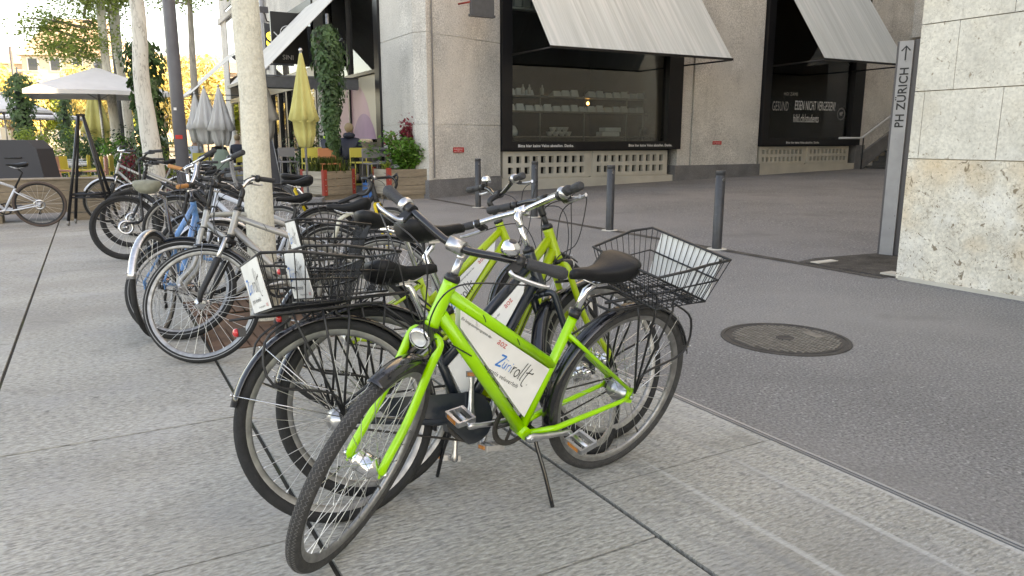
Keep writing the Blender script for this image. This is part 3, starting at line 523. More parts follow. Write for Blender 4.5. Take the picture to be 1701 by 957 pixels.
m = MB(); [m.box(9.3+k*.26, 9.3+k*.26+.2, FV+.5, FV+.62, 4.55, 5.05) for k in range(8)]; m.box(9.2, 12, FV+.48, FV+.7, 5.08, 5.12); m.box(9.2, 12, FV+.48, FV+.7, 4.48, 4.53); part('vent_louvre', m, 'tray')
# ---------------- bollards ----------------
bol = None
for (u, v), lab in zip(((6.46, 6.48), (6.46, 8.62), (6.47, 10.75), (6.46, 12.85)), ('dark steel bollard nearest the stone wall', 'dark steel bollard in front of the right part of the lattice panel', 'dark steel bollard just left of the first lattice openings, second farthest', 'dark steel bollard farthest back, before the corner pier')):
    if bol is None:
        bol = empty('bollard', W(u, v), ROT); m = MB(); m.lathe([(0, .935), (.05, .935), (.056, .93), (.057, .925), (.057, .885), (.0545, .883), (.0545, .877), (.057, .875), (.057, 0)], 28, axis=(0, 0, 1)); m.build('post', 'bollard', bol)
        m = MB(); m.lathe([(.057, .0), (.12, .0), (.115, .008), (.057, .01)], 28, axis=(0, 0, 1)); m.build('base_ring', 'conc_smooth', bol)
        m = MB(); m.tube([(-.0, -.052, .83), (.0, -.066, .83)], .014, 12); m.tube([(.0, -.066, .83), (.0, -.068, .83)], .009, 12, mi=1); m.build('lock', ['alu_dull', 'ink'], bol); o = bol; o.rotation_euler = (0, 0, .35)
    else:
        o = bol.copy(); COL.objects.link(o); o.location = W(u, v)
        for ch in list(bol.children): c_ = ch.copy(); COL.objects.link(c_); c_.parent = o
    tag(o, lab, 'bollard', 'dark steel bollards along the gutter')
FIT = {
  'A': dict(x=0.372, y=2.810, yaw=3.780, lean=-0.211, steer=0.588, R=0.352, L=1.091, bbx=0.471, bbz=0.293, collx=0.302, collz=0.718, seatx=0.209, seatz=0.879, htx=0.831, htz=0.903, hbx=0.883, hbz=0.771, stx=0.870, stz=1.040, barw=0.306, barback=0.101, barz=1.058),
  'B': dict(x=-0.557, y=2.363, yaw=0.523, lean=-0.264, steer=0.536, R=0.352, L=1.081, bbx=0.470, bbz=0.273, collx=0.365, collz=0.640, seatx=0.297, seatz=0.856, htx=0.856, htz=0.874, hbx=0.887, hbz=0.730, stx=0.869, stz=1.053, barw=0.325, barback=0.096, barz=1.051),
  'D': dict(x=-0.483, y=2.552, yaw=0.512, lean=-0.197, steer=0.107, R=0.352, L=1.054, bbx=0.470, bbz=0.273, collx=0.340, collz=0.650, seatx=0.300, seatz=0.979, htx=0.832, htz=0.942, hbx=0.865, hbz=0.816, stx=0.826, stz=1.069, barw=0.286, barback=0.095, barz=1.067),
  'C': dict(x=-0.775, y=3.459, yaw=0.429, lean=-0.137, steer=0.117, R=0.352, L=1.081, bbx=0.470, bbz=0.273, collx=0.365, collz=0.640, seatx=0.206, seatz=0.927, htx=0.831, htz=0.870, hbx=0.883, hbz=0.738, stx=0.842, stz=1.023, barw=0.299, barback=0.024, barz=1.081),
  'E': dict(x=-0.781, y=4.584, yaw=3.494, lean=0.254, steer=-0.338, R=0.352, L=1.102, bbx=0.450, bbz=0.285, collx=0.308, collz=0.686, seatx=0.193, seatz=0.914, htx=0.864, htz=0.897, hbx=0.909, hbz=0.756, stx=0.846, stz=1.050, barw=0.288, barback=0.133, barz=1.161),
  'F': dict(x=-1.273, y=5.473, yaw=3.849, lean=0.361, steer=-0.464, R=0.352, L=1.121, bbx=0.450, bbz=0.285, collx=0.268, collz=0.703, seatx=0.206, seatz=0.923, htx=0.855, htz=0.865, hbx=0.900, hbz=0.749, stx=0.856, stz=1.120, barw=0.300, barback=0.164, barz=1.151),
  'G': dict(x=-2.362, y=4.807, yaw=1.649, lean=-0.015, steer=-1.160, R=0.352, L=1.088, bbx=0.450, bbz=0.285, collx=0.382, collz=0.634, seatx=0.131, seatz=1.000, htx=0.873, htz=0.831, hbx=0.911, hbz=0.677, stx=0.870, stz=1.120, barw=0.307, barback=0.150, barz=1.016),
  'H': dict(x=-3.184, y=8.362, yaw=3.485, lean=0.204, steer=0.207, R=0.352, L=1.081, bbx=0.450, bbz=0.285, collx=0.270, collz=0.620, seatx=0.200, seatz=0.950, htx=0.911, htz=0.818, hbx=0.914, hbz=0.714, stx=0.860, stz=1.120, barw=0.300, barback=0.160, barz=1.150),
  'J': dict(x=-5.380, y=12.153, yaw=3.577, lean=-0.032, steer=0.282, R=0.352, L=1.090, bbx=0.450, bbz=0.285, collx=0.270, collz=0.620, seatx=0.200, seatz=0.950, htx=0.877, htz=0.936, hbx=0.933, hbz=0.768, stx=0.860, stz=1.120, barw=0.300, barback=0.160, barz=1.150),
  'K': dict(x=-7.096, y=11.155, yaw=3.587, lean=-0.199, steer=0.000, R=0.352, L=1.090, bbx=0.449, bbz=0.281, collx=0.270, collz=0.620, seatx=0.205, seatz=0.956, htx=0.880, htz=0.930, hbx=0.930, hbz=0.760, stx=0.860, stz=1.120, barw=0.300, barback=0.160, barz=1.150),
}
# ---------------- bicycles ----------------
LOGO = {  # handwritten word mark: strokes in a 5.6 x 1.6 box
 'blue_bold': [[(0, 1.0), (.35, 1.04), (.62, 1.02), (.4, .6), (.12, .12), (.0, -.02), (.3, .02), (.66, .08)]],
 'blue': [[(.82, .62), (.80, .25), (.9, .06), (1.08, .12), (1.16, .6)], [(1.16, .6), (1.18, .02)], [(.86, .85), (.87, .9)], [(1.1, .85), (1.11, .9)],
          [(1.42, .6), (1.44, .0)], [(1.43, .4), (1.55, .58), (1.7, .6)], [(1.86, .58), (1.87, .02)], [(1.86, .82), (1.87, .88)]],
 'black': [[(2.12, .72), (2.16, .0)], [(2.15, .42), (2.3, .66), (2.5, .7)], [(2.98, .62), (2.76, .66), (2.62, .34), (2.72, .04), (2.95, -.02), (3.12, .3), (3.05, .6), (2.9, .68)],
           [(3.42, 1.62), (3.34, .8), (3.32, .1), (3.42, -.06)], [(3.8, 1.66), (3.7, .8), (3.66, .05), (3.78, -.1)],
           [(4.3, 1.4), (4.14, .6), (4.1, -.1), (4.22, -.4), (4.5, -.45)], [(3.9, .78), (4.25, .92), (4.75, .98)], [(4.7, 1.0), (4.78, 1.12)], [(4.82, -.1), (4.86, -.14)]]}
def logo(mb, o, ex, ey, s, w=.08, mi=(0, 1, 2)):
    for k, m, ww in (('blue_bold', mi[1], w*2), ('blue', mi[1], w*.9), ('black', mi[0], w*1.1)):
        for st in LOGO[k]:
            p = [Vector((q[0], q[1], 0)) for q in st]; p = smooth_path(p, 4) if len(p) > 2 else p
            if (p[-1]-p[0]).length < .15 and len(p) == 2: mb.ribbon(p, w*1.7*s, o, ex, ey, m, s)
            else: mb.ribbon(p, ww*s, o, ex, ey, m, s)
def bike(name, label, b, frame='silver', style='city', tyre_r=.021, tyre='rubber', rim='alu_dull', fork=None, front_fender=True, rear_fender=True, fender='blackgloss', rack=False, basket=False,
         plaque=False, saddle='saddle', saddle_shape='comfort', bar='chrome', grip='grip', gripsty=.12, dropbar=False, bell=False, lamp=None, lamp_back=False, kick=True, chaincase=False, tt='low', post='chrome',
         near='l', crank_ang=-.05, group=None, spokes=32, detail=2, tread=False, stemcol=None, hubf='alu', hubr='alu', text=None, gearR=.07, disc=False, suspension=False, stripe=False, panel=True, big_hub=False, ffend=(.9, 3.3), fork_r=.015, rfend=(.25, 3.0), pedal_kick=False):
    root = empty(name, (b['x'], b['y'], 0), (b['lean'], 0, b['yaw']), label=label, cat='bicycle', group=group)
    R = b['R']; L = b['L']; BBp = Vector((b['bbx'], 0, b['bbz'])); CO = Vector((b['collx'], 0, b['collz'])); HT = Vector((b['htx'], 0, b['htz'])); HB = Vector((b['hbx'], 0, b['hbz']))
    hd = (HT-HB).normalized(); st = Matrix.Rotation(b['steer'], 3, hd)
    S = lambda p: HB+st@(Vector(p)-HB)
    fork = fork or frame; stemcol = stemcol or bar
    RH = Vector((0, 0, R)); FH = Vector((L, 0, R))
    hi = detail >= 2
    # frame
    f = MB(); stdir = (CO-BBp); tj = BBp+stdir*(.57 if tt == 'low' else .86 if tt == 'mid' else .97)
    r1, r2, r3 = (.0215, .0195, .0165) if tt == 'low' else (.0215, .019, .015)
    dt0 = HB+hd*.035+Vector((-.012, 0, 0)); tt0 = HT-hd*.035
    f.tube([dt0, dt0.lerp(BBp, .5), BBp], r1, 12)
    if tt == 'curve': f.tube(smooth_path([tt0, tt0.lerp(tj, .4)+Vector((0, 0, .05)), tj.lerp(tt0, .12)+Vector((0, 0, .03)), tj+Vector((0, 0, .0))], 5), r2, 12)
    elif tt == 'none': pass
    else: f.tube([tt0, tj], r2, 12)
    f.tube([BBp-stdir*.0, CO], r3+.001, 12); f.tube([HB-hd*.005, HB+hd*.01, HT-hd*.01, HT+hd*.004], [.0245, .022, .022, .0235], 14)
    f.tube([BBp+Vector((0, -.036, 0)), BBp+Vector((0, .036, 0))], .022, 14)
    ssj = BBp+stdir*(.84 if tt != 'mid' else .9)
    for y in (-1, 1):
        do = RH+Vector((0, y*.064, 0))
        f.tube([BBp+Vector((-.02, y*.03, 0)), BBp+Vector((-.12, y*.052, .005)), do+Vector((.05, 0, -.012)), do+Vector((.012, 0, -.004))], [.011, .0115, .009, .008], 8)
        f.tube([ssj+Vector((0, y*.014, 0)), ssj.lerp(do, .15)+Vector((0, y*.025, 0)), do+Vector((.01, 0, .03))], [.009, .008, .0075], 8)
        f.obox(do+Vector((.004, 0, .006)), (.018, 0, .006), (0, .003, 0), (-.004, 0, .03))
    if plaque:
        for t in (.25, .75): f.tube([tt0.lerp(tj, t)+Vector((.0, 0, -.02)), tt0.lerp(tj, t)+Vector((.004, 0, -.036))], .004, 6)
    f.build('frame', [frame], root)
    # headset, seat collar
    m = MB(); m.tube([HT+hd*.003, HT+hd*.014, HT+hd*.024], [.0245, .025, .02], 14); m.build('headset', 'blackplastic', root); MB().tube([HB-hd*.02, HB-hd*.003], [.024, .0255], 14).build('headset', 'blackplastic', root)
    sd = stdir.normalized(); m = MB(); m.tube([CO-sd*.012, CO+sd*.014], .0205, 14); m.build('seat_collar', 'blackplastic' if frame != 'silver' else 'alu', root)
    # seat post and saddle
    ST = Vector((b['seatx'], 0, b['seatz'])); s0 = ST+Vector((0, 0, -.055)); m = MB()
    kn = CO+sd*max(.05, (s0.z-CO.z)*.86); m.tube([CO, kn, kn.lerp(s0, .6)+Vector((.008, 0, .0)), s0], [.0135, .0135, .0135, .011], 10); m.obox(s0+Vector((0, 0, .006)), (.022, 0, 0), (0, .02, 0), (0, 0, .012))
    m.build('seat_post', post, root)
    sec = []; K = [(-.138, .03, .012, .03), (-.13, .06, .02, .052), (-.105, .083, .026, .072), (-.07, .086, .022, .076), (-.03, .066, .006, .062), (.01, .042, -.006, .044), (.05, .028, -.009, .032), (.09, .022, -.006, .026), (.122, .018, -.004, .023), (.14, .011, -.010, .015)]
    if saddle_shape == 'sport': K = [(a, w*.82, z*.5, h*.7) for a, w, z, h in K]
    for a, wd, z, h in K:
        q = []
        for k in range(16):
            t = 2*pi*k/16; cx = cos(t); sz = sin(t)
            q.append(ST+Vector((a, wd*(abs(cx)**.8)*(1 if cx > 0 else -1), z+(sz*.016 if sz > 0 else sz*h))))
        sec.append(q)
    sa = MB().loft(sec).build('saddle', saddle, root)
    if detail >= 1:
        m = MB()
        for y in (-1, 1): m.tube([ST+Vector((-.1, y*.03, -.03)), ST+Vector((-.04, y*.022, -.05)), ST+Vector((.04, y*.022, -.05)), ST+Vector((.11, y*.006, -.02))], .0035, 6)
        if hi and saddle_shape == 'comfort':
            for y in (-1, 1):
                c = ST+Vector((-.085, y*.035, -.035)); m.tube([c+Vector((.006*cos(i*.9), .006*sin(i*.9), -.012+i*.0011)) for i in range(30)], .0018, 5)
        m.build('rail', 'steel', sa)
    # wheels
    def wheel(T, front):
        c = Vector((0, 0, 0)); H = MB(T); ax = (0, 1, 0); tr = tyre_r; rm = R-tr
        seg = 72 if hi else 40
        rimo = MB(T); ro = R-2*tr+.004
        rimo.lathe([(ro, -.012), (ro+.005, -.013), (ro+.006, .0), (ro+.005, .013), (ro, .012), (ro-.014, .0095), (ro-.02, .005), (ro-.021, 0), (ro-.02, -.005), (ro-.014, -.0095)], seg, closed=True)
        wp = rimo.build('wheel', rim, root)
        ty = MB(T); prof = [(rm+tr*cos(a)*1.0, tr*sin(a)*.98) for a in [2*pi*k/14 for k in range(14)]]; ty.lathe(prof, seg, closed=True)
        if stripe:
            for y in (-1, 1): ty.lathe([(rm-.004, y*(tr*.99+.0006)), (rm+.001, y*(tr+.0006))], seg, mi=1)
        if tread and front:
            for y0 in (-.012, 0, .012):
                n = 150; pts = []
                for k in range(n*2):
                    a = pi*k/n; yy = y0+(.0035 if k % 2 else -.0035); rr = rm+sqrt(max(tr*tr-yy*yy, 0))+.0002; pts.append((rr*cos(a), yy, rr*sin(a)))
                ty.tube(pts, .0011, 3, closed=True, mi=1)
        ty.build('tyre', [tyre, 'tread' if (tread and front) else 'reflex'], wp)
        sp = MB(T); n = spokes if hi else 20; fr = .03 if not (front and hubf == 'dynamo') else .034; ri = ro-.019
        for k in range(n):
            a = 2*pi*k/n; side = 1 if k % 2 else -1; da = .55 if (k//2) % 2 else -.55; aa = a+da*(1 if n > 20 else .6)
            p0 = Vector((fr*cos(aa), side*.028, fr*sin(aa))); p1 = Vector((ri*cos(a), side*.002, ri*sin(a))); sp.tube([p0, p1], .00125 if hi else .0017, 3, caps=False)
            if hi: sp.tube([p1, p1.lerp(p0, .04)], .0026, 4, caps=False)
        sp.build('spokes', 'spoke', wp)
        hb = hubf if front else hubr; hh = MB(T)
        if hb == 'dynamo': hh.lathe([(.008, -.05), (.012, -.045), (.036, -.03), (.037, -.024), (.033, -.021), (.033, .021), (.037, .024), (.036, .03), (.012, .045), (.008, .05)], 24)
        elif hb == 'gear': hh.lathe([(.008, -.06), (.02, -.05), (.032, -.032), (.041, -.028), (.04, -.022), (.045, -.01), (.046, .004), (.04, .018), (.042, .026), (.03, .04), (.03, .052), (.01, .06)], 24)
        else: hh.lathe([(.006, -.055), (.014, -.046), (.015, -.034), (.03, -.03), (.03, -.026), (.016, -.02), (.014, 0), (.016, .02), (.03, .026), (.03, .03), (.015, .034), (.014, .046), (.006, .055)], 20)
        hh.tube([(0, -.078, 0), (0, .078, 0)], .0045, 8)
        for y in (-1, 1): hh.tube([(0, y*.068, 0), (0, y*.076, 0)], .0095, 6)
        hh.build('hub', 'chrome' if hb == 'dynamo' else 'alu', wp)
        if disc: MB(T).lathe([(.05, .04), (.08, .04), (.08, .042), (.05, .042)], 24, closed=True).build('brake_disc', 'steel', wp)
        if hi:
            a = 4.1; MB(T).tube([(ri*cos(a), 0, ri*sin(a)), ((ri-.035)*cos(a), 0, (ri-.035)*sin(a))], .0035, 6).build('valve', 'blackplastic', wp)
        return wp
    Tr = lambda p: p+RH; Tf = lambda p: S(p+FH)
    wr = wheel(Tr, False); wf = wheel(Tf, True)
    # fork
    m = MB(S); fc = HB-hd*.03; crown_z = R+R+.03
    cw = .045; base = FH
    if suspension:
        m.tube([fc+Vector((0, -.06, -.01)), fc+Vector((0, .06, -.01))], .02, 10)
        for y in (-1, 1):
            p = fc+Vector((0, y*.06, 0)); q = base+Vector((-.015, y*.066, .0))
            m.tube([p, p.lerp(q, .4)], .0135, 10, mi=1); m.tube([p.lerp(q, .32), p.lerp(q, .36), q+Vector((-.005, 0, .05)), q], [.02, .021, .017, .012], 10)
        m.build('fork', [fork, 'steel'], root)
    else:
        m.tube([HB-hd*.018, fc-hd*.01], .02, 12)
        for y in (-1, 1):
            p = fc+Vector((0, y*.012, 0)); q = base+Vector((0, y*.058, .0)); mid = p.lerp(base, .55); mid.y = y*.055
            k1 = p+Vector((.004, y*.036, -.012)); k2 = fc-hd*.10+Vector((0, y*.05, 0))
            m.tube(smooth_path([p, k1, k2, fc-hd*.26+Vector((.004, y*.056, 0)), q+Vector((-.012, 0, .04)), q], 4), [fork_r]*5+[fork_r]*5+[fork_r]*4+[fork_r*.9]*4+[fork_r*.7]*3 if False else fork_r*.92, 10)
            m.obox(q, (.012, 0, 0), (0, .003, 0), (0, 0, .016))
        m.build('fork', [fork], root)
    # fenders
    def fender_mesh(T, a0, a1, nm, stays):
        prof = []; ro = R+.014; wv = tyre_r+.008
        for k in range(9): t = -pi/2+pi*k/8; prof.append((ro-.014+.016*cos(t), wv*sin(t)))
        for k in range(8, -1, -1): t = -pi/2+pi*k/8; prof.append((ro-.0155+.0155*cos(t), (wv-.0015)*sin(t)))
        x, y = cross_frame(Vector((0, 1, 0)))   # angle helper so that a is measured from +x towards +z
        g = MB(T); n = 36; P = len(prof); vs = []; fs = []
        for i in range(n+1):
            a = a0+(a1-a0)*i/n
            for r, h in prof: vs.append((r*cos(a), h, r*sin(a)))
        for i in range(n):
            for k in range(P): fs.append((i*P+k, i*P+(k+1) % P, (i+1)*P+(k+1) % P, (i+1)*P+k))
        fs += [tuple(range(P)), tuple(n*P+k for k in range(P))]; g.add(vs, fs, True)
        o = g.build(nm, fender, root)
        g = MB(T)
        for a, yy in [(q, s_) for q in stays for s_ in (-1, 1)]: g.tube([(.0, yy*.07, 0.01), (ro*cos(a), yy*(wv+.001), ro*sin(a))], .0022, 5)
        for a in stays:
            for yy in (-1, 1): g.ball((ro*cos(a), yy*(wv+.003), ro*sin(a)), .005, 6)
        g.build('fender_stay', 'steel', o); return o
    if rear_fender: fender_mesh(Tr, rfend[0]-.55, rfend[1]-.15, 'rear_fender', [2.25, 2.75])
    if front_fender: fender_mesh(Tf, ffend[0], ffend[1], 'front_fender', [ffend[0]+.15, ffend[1]-.2] if ffend[1]-ffend[0] > 1.4 else [ffend[1]-.15])
    # stem + bar
    SP = Vector((b['stx'], 0, b['stz'])); m = MB(S)
    up = HT+hd*max(.03, (SP.z-HT.z)-.045)
    m.tube([HT, up], .0125, 10); m.tube(smooth_path([up-hd*.02, up+hd*.02, SP+Vector((-.004, 0, -.004))], 4), .0155, 10); m.tube([SP+Vector((0, -.024, 0)), SP+Vector((0, .024, 0))], .0215, 12)
    m.build('stem', stemcol, root)
    bw = abs(b['barw']); bb = b['barback']; bz = b['barz']; E1 = {}
    for y in (-1, 1): E1[y] = Vector((SP.x-bb, y*bw, bz))
    if dropbar:
        half = lambda y: [SP, SP+Vector((0, y*.1, 0)), SP+Vector((.01, y*.19, 0)), SP+Vector((.08, y*.2, -.005)), SP+Vector((.11, y*.205, -.06)), SP+Vector((.06, y*.21, -.13)), SP+Vector((-.03, y*.215, -.135))]
        hb = MB(S).tube(smooth_path(half(-1)[::-1]+half(1)[1:], 5), .0145, 10).build('handlebar', 'blackplastic', root)
        for y in (-1, 1): MB(S).tube([SP+Vector((.08, y*.2, .0)), SP+Vector((.12, y*.2, .03)), SP+Vector((.13, y*.2, .0)), SP+Vector((.10, y*.2, -.1))], [.014, .015, .009, .005], 8).build('brake_lever', 'blackplastic', hb)
    else:
        def hp(y):
            e = E1[y]; gdir = Vector((-.75, y*.6, -.02)).normalized() if bb > .12 else Vector((-.45, y*.9, -.03)).normalized() if bb > .06 else Vector((-.15, y, 0)).normalized()
            g0 = e-gdir*gripsty; return [SP, SP+Vector((.0, y*.045, .003)), SP.lerp(g0, .6)+Vector((.012, y*.01, .006)), g0, g0+gdir*.03, e]
        pl, pr = hp(1), hp(-1); hb = MB(S).tube(smooth_path(pr[::-1]+pl[1:], 6), .0118, 12).build('handlebar', bar, root)
        for y, pp in ((1, pl), (-1, pr)):
            g = MB(S); p0, p1 = pp[3], pp[5]; dr = (p1-p0).normalized()
            if style == 'share': g.tube([p0, p0+dr*.01, p0.lerp(p1, .5), p1-dr*.03, p1-dr*.006, p1+dr*.004], [.0165, .0165, .0158, .019, .0185, .012], 12); dn = Vector((0, 0, -1)); g.obox(p1-dr*.045+Vector((-.006, 0, .0)), dr*.03, Vector((-.016, 0, 0)), Vector((0, 0, .004)))
            else: g.tube([p0, p0+dr*.006, p1-dr*.004, p1+dr*.003], [.0175, .0155, .0165, .012], 12)
            g.build('grip', grip, hb)
            if detail >= 1:
                lv = MB(S); c = p0-dr*.018; fw = Vector((.8, 0, -.35)).normalized()
                lv.tube([c-dr*.012, c+dr*.012], .0185, 10); lv.obox(c+fw*.028, fw*.022, dr*.016, Vector((.3, 0, .9)).normalized()*.007)
                lv.build('lever_clamp', 'blackplastic', hb)
                lv = MB(S); lv.tube(smooth_path([c+fw*.045-dr*.008, c+fw*.058+dr*.01, c+fw*.066+dr*.06, c+fw*.068+dr*.1, c+fw*.064+dr*.118], 4), [.006]*4+[.0055]*9+[.0045]*3+[.006], 8, flat=1.4); lv.build('brake_lever', 'alu' if bar != 'blackplastic' else 'blackplastic', hb)
                if y == -1 and detail >= 2: MB(S).tube([c+dr*.014, c+dr*.022, c+dr*.036, c+dr*.044], [.019, .024, .024, .018], 14).build('gear_shifter', 'alu' if style == 'share' else 'blackplastic', hb)
            if bell and y == 1:
                c = p0-dr*.055+Vector((0, 0, .03)); k = MB(S); k.lathe([(.0, .026), (.012, .0255), (.024, .017), (.0275, .002), (.027, -.008), (.02, -.01), (0, -.01)], 24, c, (0.1, 0, 1)); k.lathe([(.0, .0275), (.0115, .0266)], 20, c, (.1, 0, 1), mi=1); k.tube([c+Vector((0, 0, -.01)), c+Vector((0, 0, -.03))], .006, 8, mi=1); k.build('bell', ['chrome', 'blackplastic'], hb)
    # crank, pedals, chain
    cl = .165; ca = crank_ang; m = MB(); cr = MB()
    ringy = -.045; m.lathe([(gearR+.02, ringy-.002), (gearR+.022, ringy), (gearR+.02, ringy+.002), (gearR, ringy+.002), (gearR, ringy-.002)], 36, BBp, closed=True)
    for k in range(5): a = 2*pi*k/5; m.tube([BBp+Vector((0, ringy, 0)), BBp+Vector((gearR*cos(a), ringy, gearR*sin(a)))], .006, 6)
    m.build('chainring', 'carbon' if style != 'share' else 'iron', root)
    for y, a in ((1, ca), (-1, ca+pi)):
        d = Vector((cos(a), 0, sin(a))); p = BBp+Vector((0, y*.062, 0)); q = p+d*cl+Vector((0, y*.012, 0)); nn = Vector((-sin(a), 0, cos(a)))
        cr = MB(); sec = []
        for t, wv, th in ((-.02, .008, .008), (-.01, .016, .010), (.01, .018, .011), (.05, .012, .009), (.13, .0095, .008), (.155, .013, .009), (.172, .012, .008), (.178, .006, .006)):
            c = p+d*t+Vector((0, y*.012*t/cl, 0)); sec.append([c+nn*wv*cos(u)+Vector((0, th*sin(u), 0)) for u in [2*pi*i/10+.3 for i in range(10)]])
        cr.loft(sec); cr.tube([p+Vector((0, y*.006, 0)), p+Vector((0, y*.013, 0))], .0085, 10, mi=1); cr.tube([q, q+Vector((0, y*.03, 0))], .006, 8, mi=1); ob = cr.build('crank', ['alu', 'steel'], root)
        pc = q+Vector((0, y*.07, 0)); pe = MB(); e = Vector((1, 0, -.25)).normalized() if y > 0 else Vector((1, 0, -.1)).normalized(); en = Vector((-e.z, 0, e.x))
        if style == 'share':
            for s_ in (-1, 1): pe.obox(pc+e*s_*.032, e*.006, (0, .042, 0), en*.011); pe.obox(pc+Vector((0, s_*.042, 0)), e*.036, (0, .0035, 0), en*.010); pe.obox(pc+e*s_*.0385, e*.0015, (0, .026, 0), en*.007, mi=1)
            pe.tube([pc-Vector((0, .045, 0)), pc+Vector((0, .045, 0))], .01, 8)
            pe.build('pedal', ['alu', 'amber'], root)
        else: pe.obox(pc, e*.042, (0, .038, 0), en*.010); pe.obox(pc+e*.043, e*.001, (0, .02, 0), en*.006, mi=1); pe.obox(pc-e*.043, e*.001, (0, .02, 0), en*.006, mi=1); pe.build('pedal', ['blackplastic', 'amber'], root)
    if chaincase:
        c = MB(); prof = []
        for k in range(15): a = radians(-100+200*k/14); prof.append(BBp+Vector((.098*cos(a), 0, .098*sin(a))))
        loop = prof+[Vector((.16, 0, R+.048)), Vector((.13, 0, R+.02)), Vector((.15, 0, R-.012)), BBp+Vector((-.11, 0, .012))]
        c.prism([p+Vector((0, -.036, 0)) for p in loop], (0, -.018, 0)); c.build('chain_case', 'navy', root)
        MB().tube([BBp+Vector((0, -.04, -gearR-.02)), Vector((.02, -.04, R-.03))], .0042, 4).build('chain', 'iron', root)
    else:
        c = MB(); rr = .028
        c.tube([BBp+Vector((0, -.045, gearR+.018)), Vector((0, -.045, R+rr))], .0042, 4); c.tube([BBp+Vector((0, -.045, -gearR-.018)), Vector((0, -.045, R-rr))], .0042, 4)
        c.lathe([(rr-.004, -.05), (rr+.004, -.047), (rr+.004, -.043), (rr-.004, -.04)], 18, RH, closed=True); c.build('chain', 'iron', root)
        if style != 'share' and detail >= 1:
            c = MB(); c.tube([(0, -.06, R-.01), (.01, -.062, R-.06), (.0, -.055, R-.1), (.03, -.05, R-.16)], .009, 6)
            for z in (-.09, -.155): c.lathe([(0, -.052), (.02, -.05), (.02, -.046), (0, -.044)], 12, (.02, 0, R+z))
            c.build('rear_derailleur', 'blackplastic', root)
    if kick:
        m = MB(); k0 = BBp+Vector((-.055, .0, -.03)); m.obox(k0, (.02, 0, 0), (0, .03, 0), (0, 0, .012))
        gz = lambda x, y: -y*sin(b['lean'])/cos(b['lean'])       # where the leaning frame meets the paving
        ty_ = .15; tip = Vector((k0.x-.02, ty_, gz(0, ty_)+.004)); m.tube(smooth_path([k0+Vector((0, .02, -.005)), k0+Vector((-.002, .04, -.04)), k0.lerp(tip, .5)+Vector((0, .012, 0)), tip], 4), .0075, 8); m.build('kickstand', 'blackgloss', root)
    if rack:
        m = MB(); zt = 2*R+.036; x0, x1 = -.235, .19
        m.tube(smooth_path([(x1, -.03, zt-.005), (x1-.02, -.062, zt), (0, -.065, zt), (x0+.03, -.06, zt), (x0-.01, -.03, zt+.004), (x0-.01, .03, zt+.004), (x0+.03, .06, zt), (0, .065, zt), (x1-.02, .062, zt), (x1, .03, zt-.005)], 3, True), .0052, 7)
        for x in (x0+.05, -.06, .04, .13): m.tube([(x, -.064, zt), (x, .064, zt)], .0042, 6)
        m.tube([(x1-.03, 0, zt), (x0, 0, zt)], .006, 6); m.tube([(x0-.01, -.03, zt), (x0-.085, 0, zt-.002), (x0-.01, .03, zt)], .005, 6)
        for y in (-1, 1):
            h = Vector((-.005, y*.078, R+.02))
            for x in (-.13, -.03, .06): m.tube([(x, y*.065, zt), (x*.95, y*.078, zt-.04), h], .0046, 6)
            m.tube(smooth_path([(-.14, y*.07, zt-.02), (-.235, y*.085, zt-.09), (-.225, y*.09, R+.16), h+Vector((-.03, 0, .08)), h], 4), .0046, 6)
            m.tube([(x1-.01, y*.05, zt), ssj+Vector((-.01, y*.02, .0))], .004, 6)
        rk = m.build('rack', 'blackplastic', root)
        m = MB(); c = Vector((x0-.055, 0, zt-.045)); m.obox(c, (.012, 0, 0), (0, .024, 0), (0, 0, .015)); m.ball(c+Vector((-.016, 0, 0)), .02, 12, (.6, 1.05, .75), mi=1); m.build('tail_light', ['blackplastic', 'redlens'], root)
    if basket:
        zb = 2*R+.052; m = MB(); xr0, xr1, yr, zr, zf = -.235, .105, .195, .932, .892; xb0, xb1, yb = -.205, .05, .15
        rim_ = [(xr0, -yr, zr), (xr0, yr, zr), (xr0+.12, yr, zr-.005), (-.02, yr-.01, zr-.022), (xr1, yr-.03, zf), (xr1+.012, 0, zf), (xr1, -yr+.03, zf), (-.02, -yr+.01, zr-.022), (xr0+.12, -yr, zr-.005)]
        m.tube(rim_, .0052, 7, closed=True)
        base = [(xb0, -yb, zb), (xb0, yb, zb), (xb1, yb-.01, zb), (xb1, -yb+.01, zb)]; m.tube(base, .004, 6, closed=True)
        ln = lambda a, c_, t: Vector(a).lerp(Vector(c_), t)
        mid = [ln(base[0], rim_[0], .52), ln(base[1], rim_[1], .52), ln(base[2], rim_[4], .52), ln(base[3], rim_[6], .52)]; m.tube(mid, .0036, 6, closed=True)
        wr_ = .0019
        def wires(a0, a1, top, n):
            for i in range(n+1):
                t = i/n; p = ln(a0, a1, t); q = top(t); m.tube([p, q], wr_, 4, caps=False)
        def poly(pts):
            L_ = [0]
            for i in range(len(pts)-1): L_.append(L_[-1]+(Vector(pts[i+1])-Vector(pts[i])).length)
            def fn(t):
                s_ = t*L_[-1]
                for i in range(len(pts)-1):
                    if s_ <= L_[i+1]+1e-9: return ln(pts[i], pts[i+1], (s_-L_[i])/(L_[i+1]-L_[i]))
                return Vector(pts[-1])
            return fn
        wires(base[0], base[1], poly(rim_[0:2]), 14); wires(base[1], base[2], poly(rim_[1:5]), 10); wires(base[2], base[3], poly(rim_[4:7]), 16); wires(base[3], base[0], poly([rim_[6], rim_[7], rim_[8], rim_[0]]), 10)
        for i in range(13): t = i/12; m.tube([ln(base[0], base[1], t), ln(base[3], base[2], t)], wr_, 4, caps=False)
        for i in range(12): t = i/11; m.tube([ln(base[0], base[3], t), ln(base[1], base[2], t)], wr_, 4, caps=False)
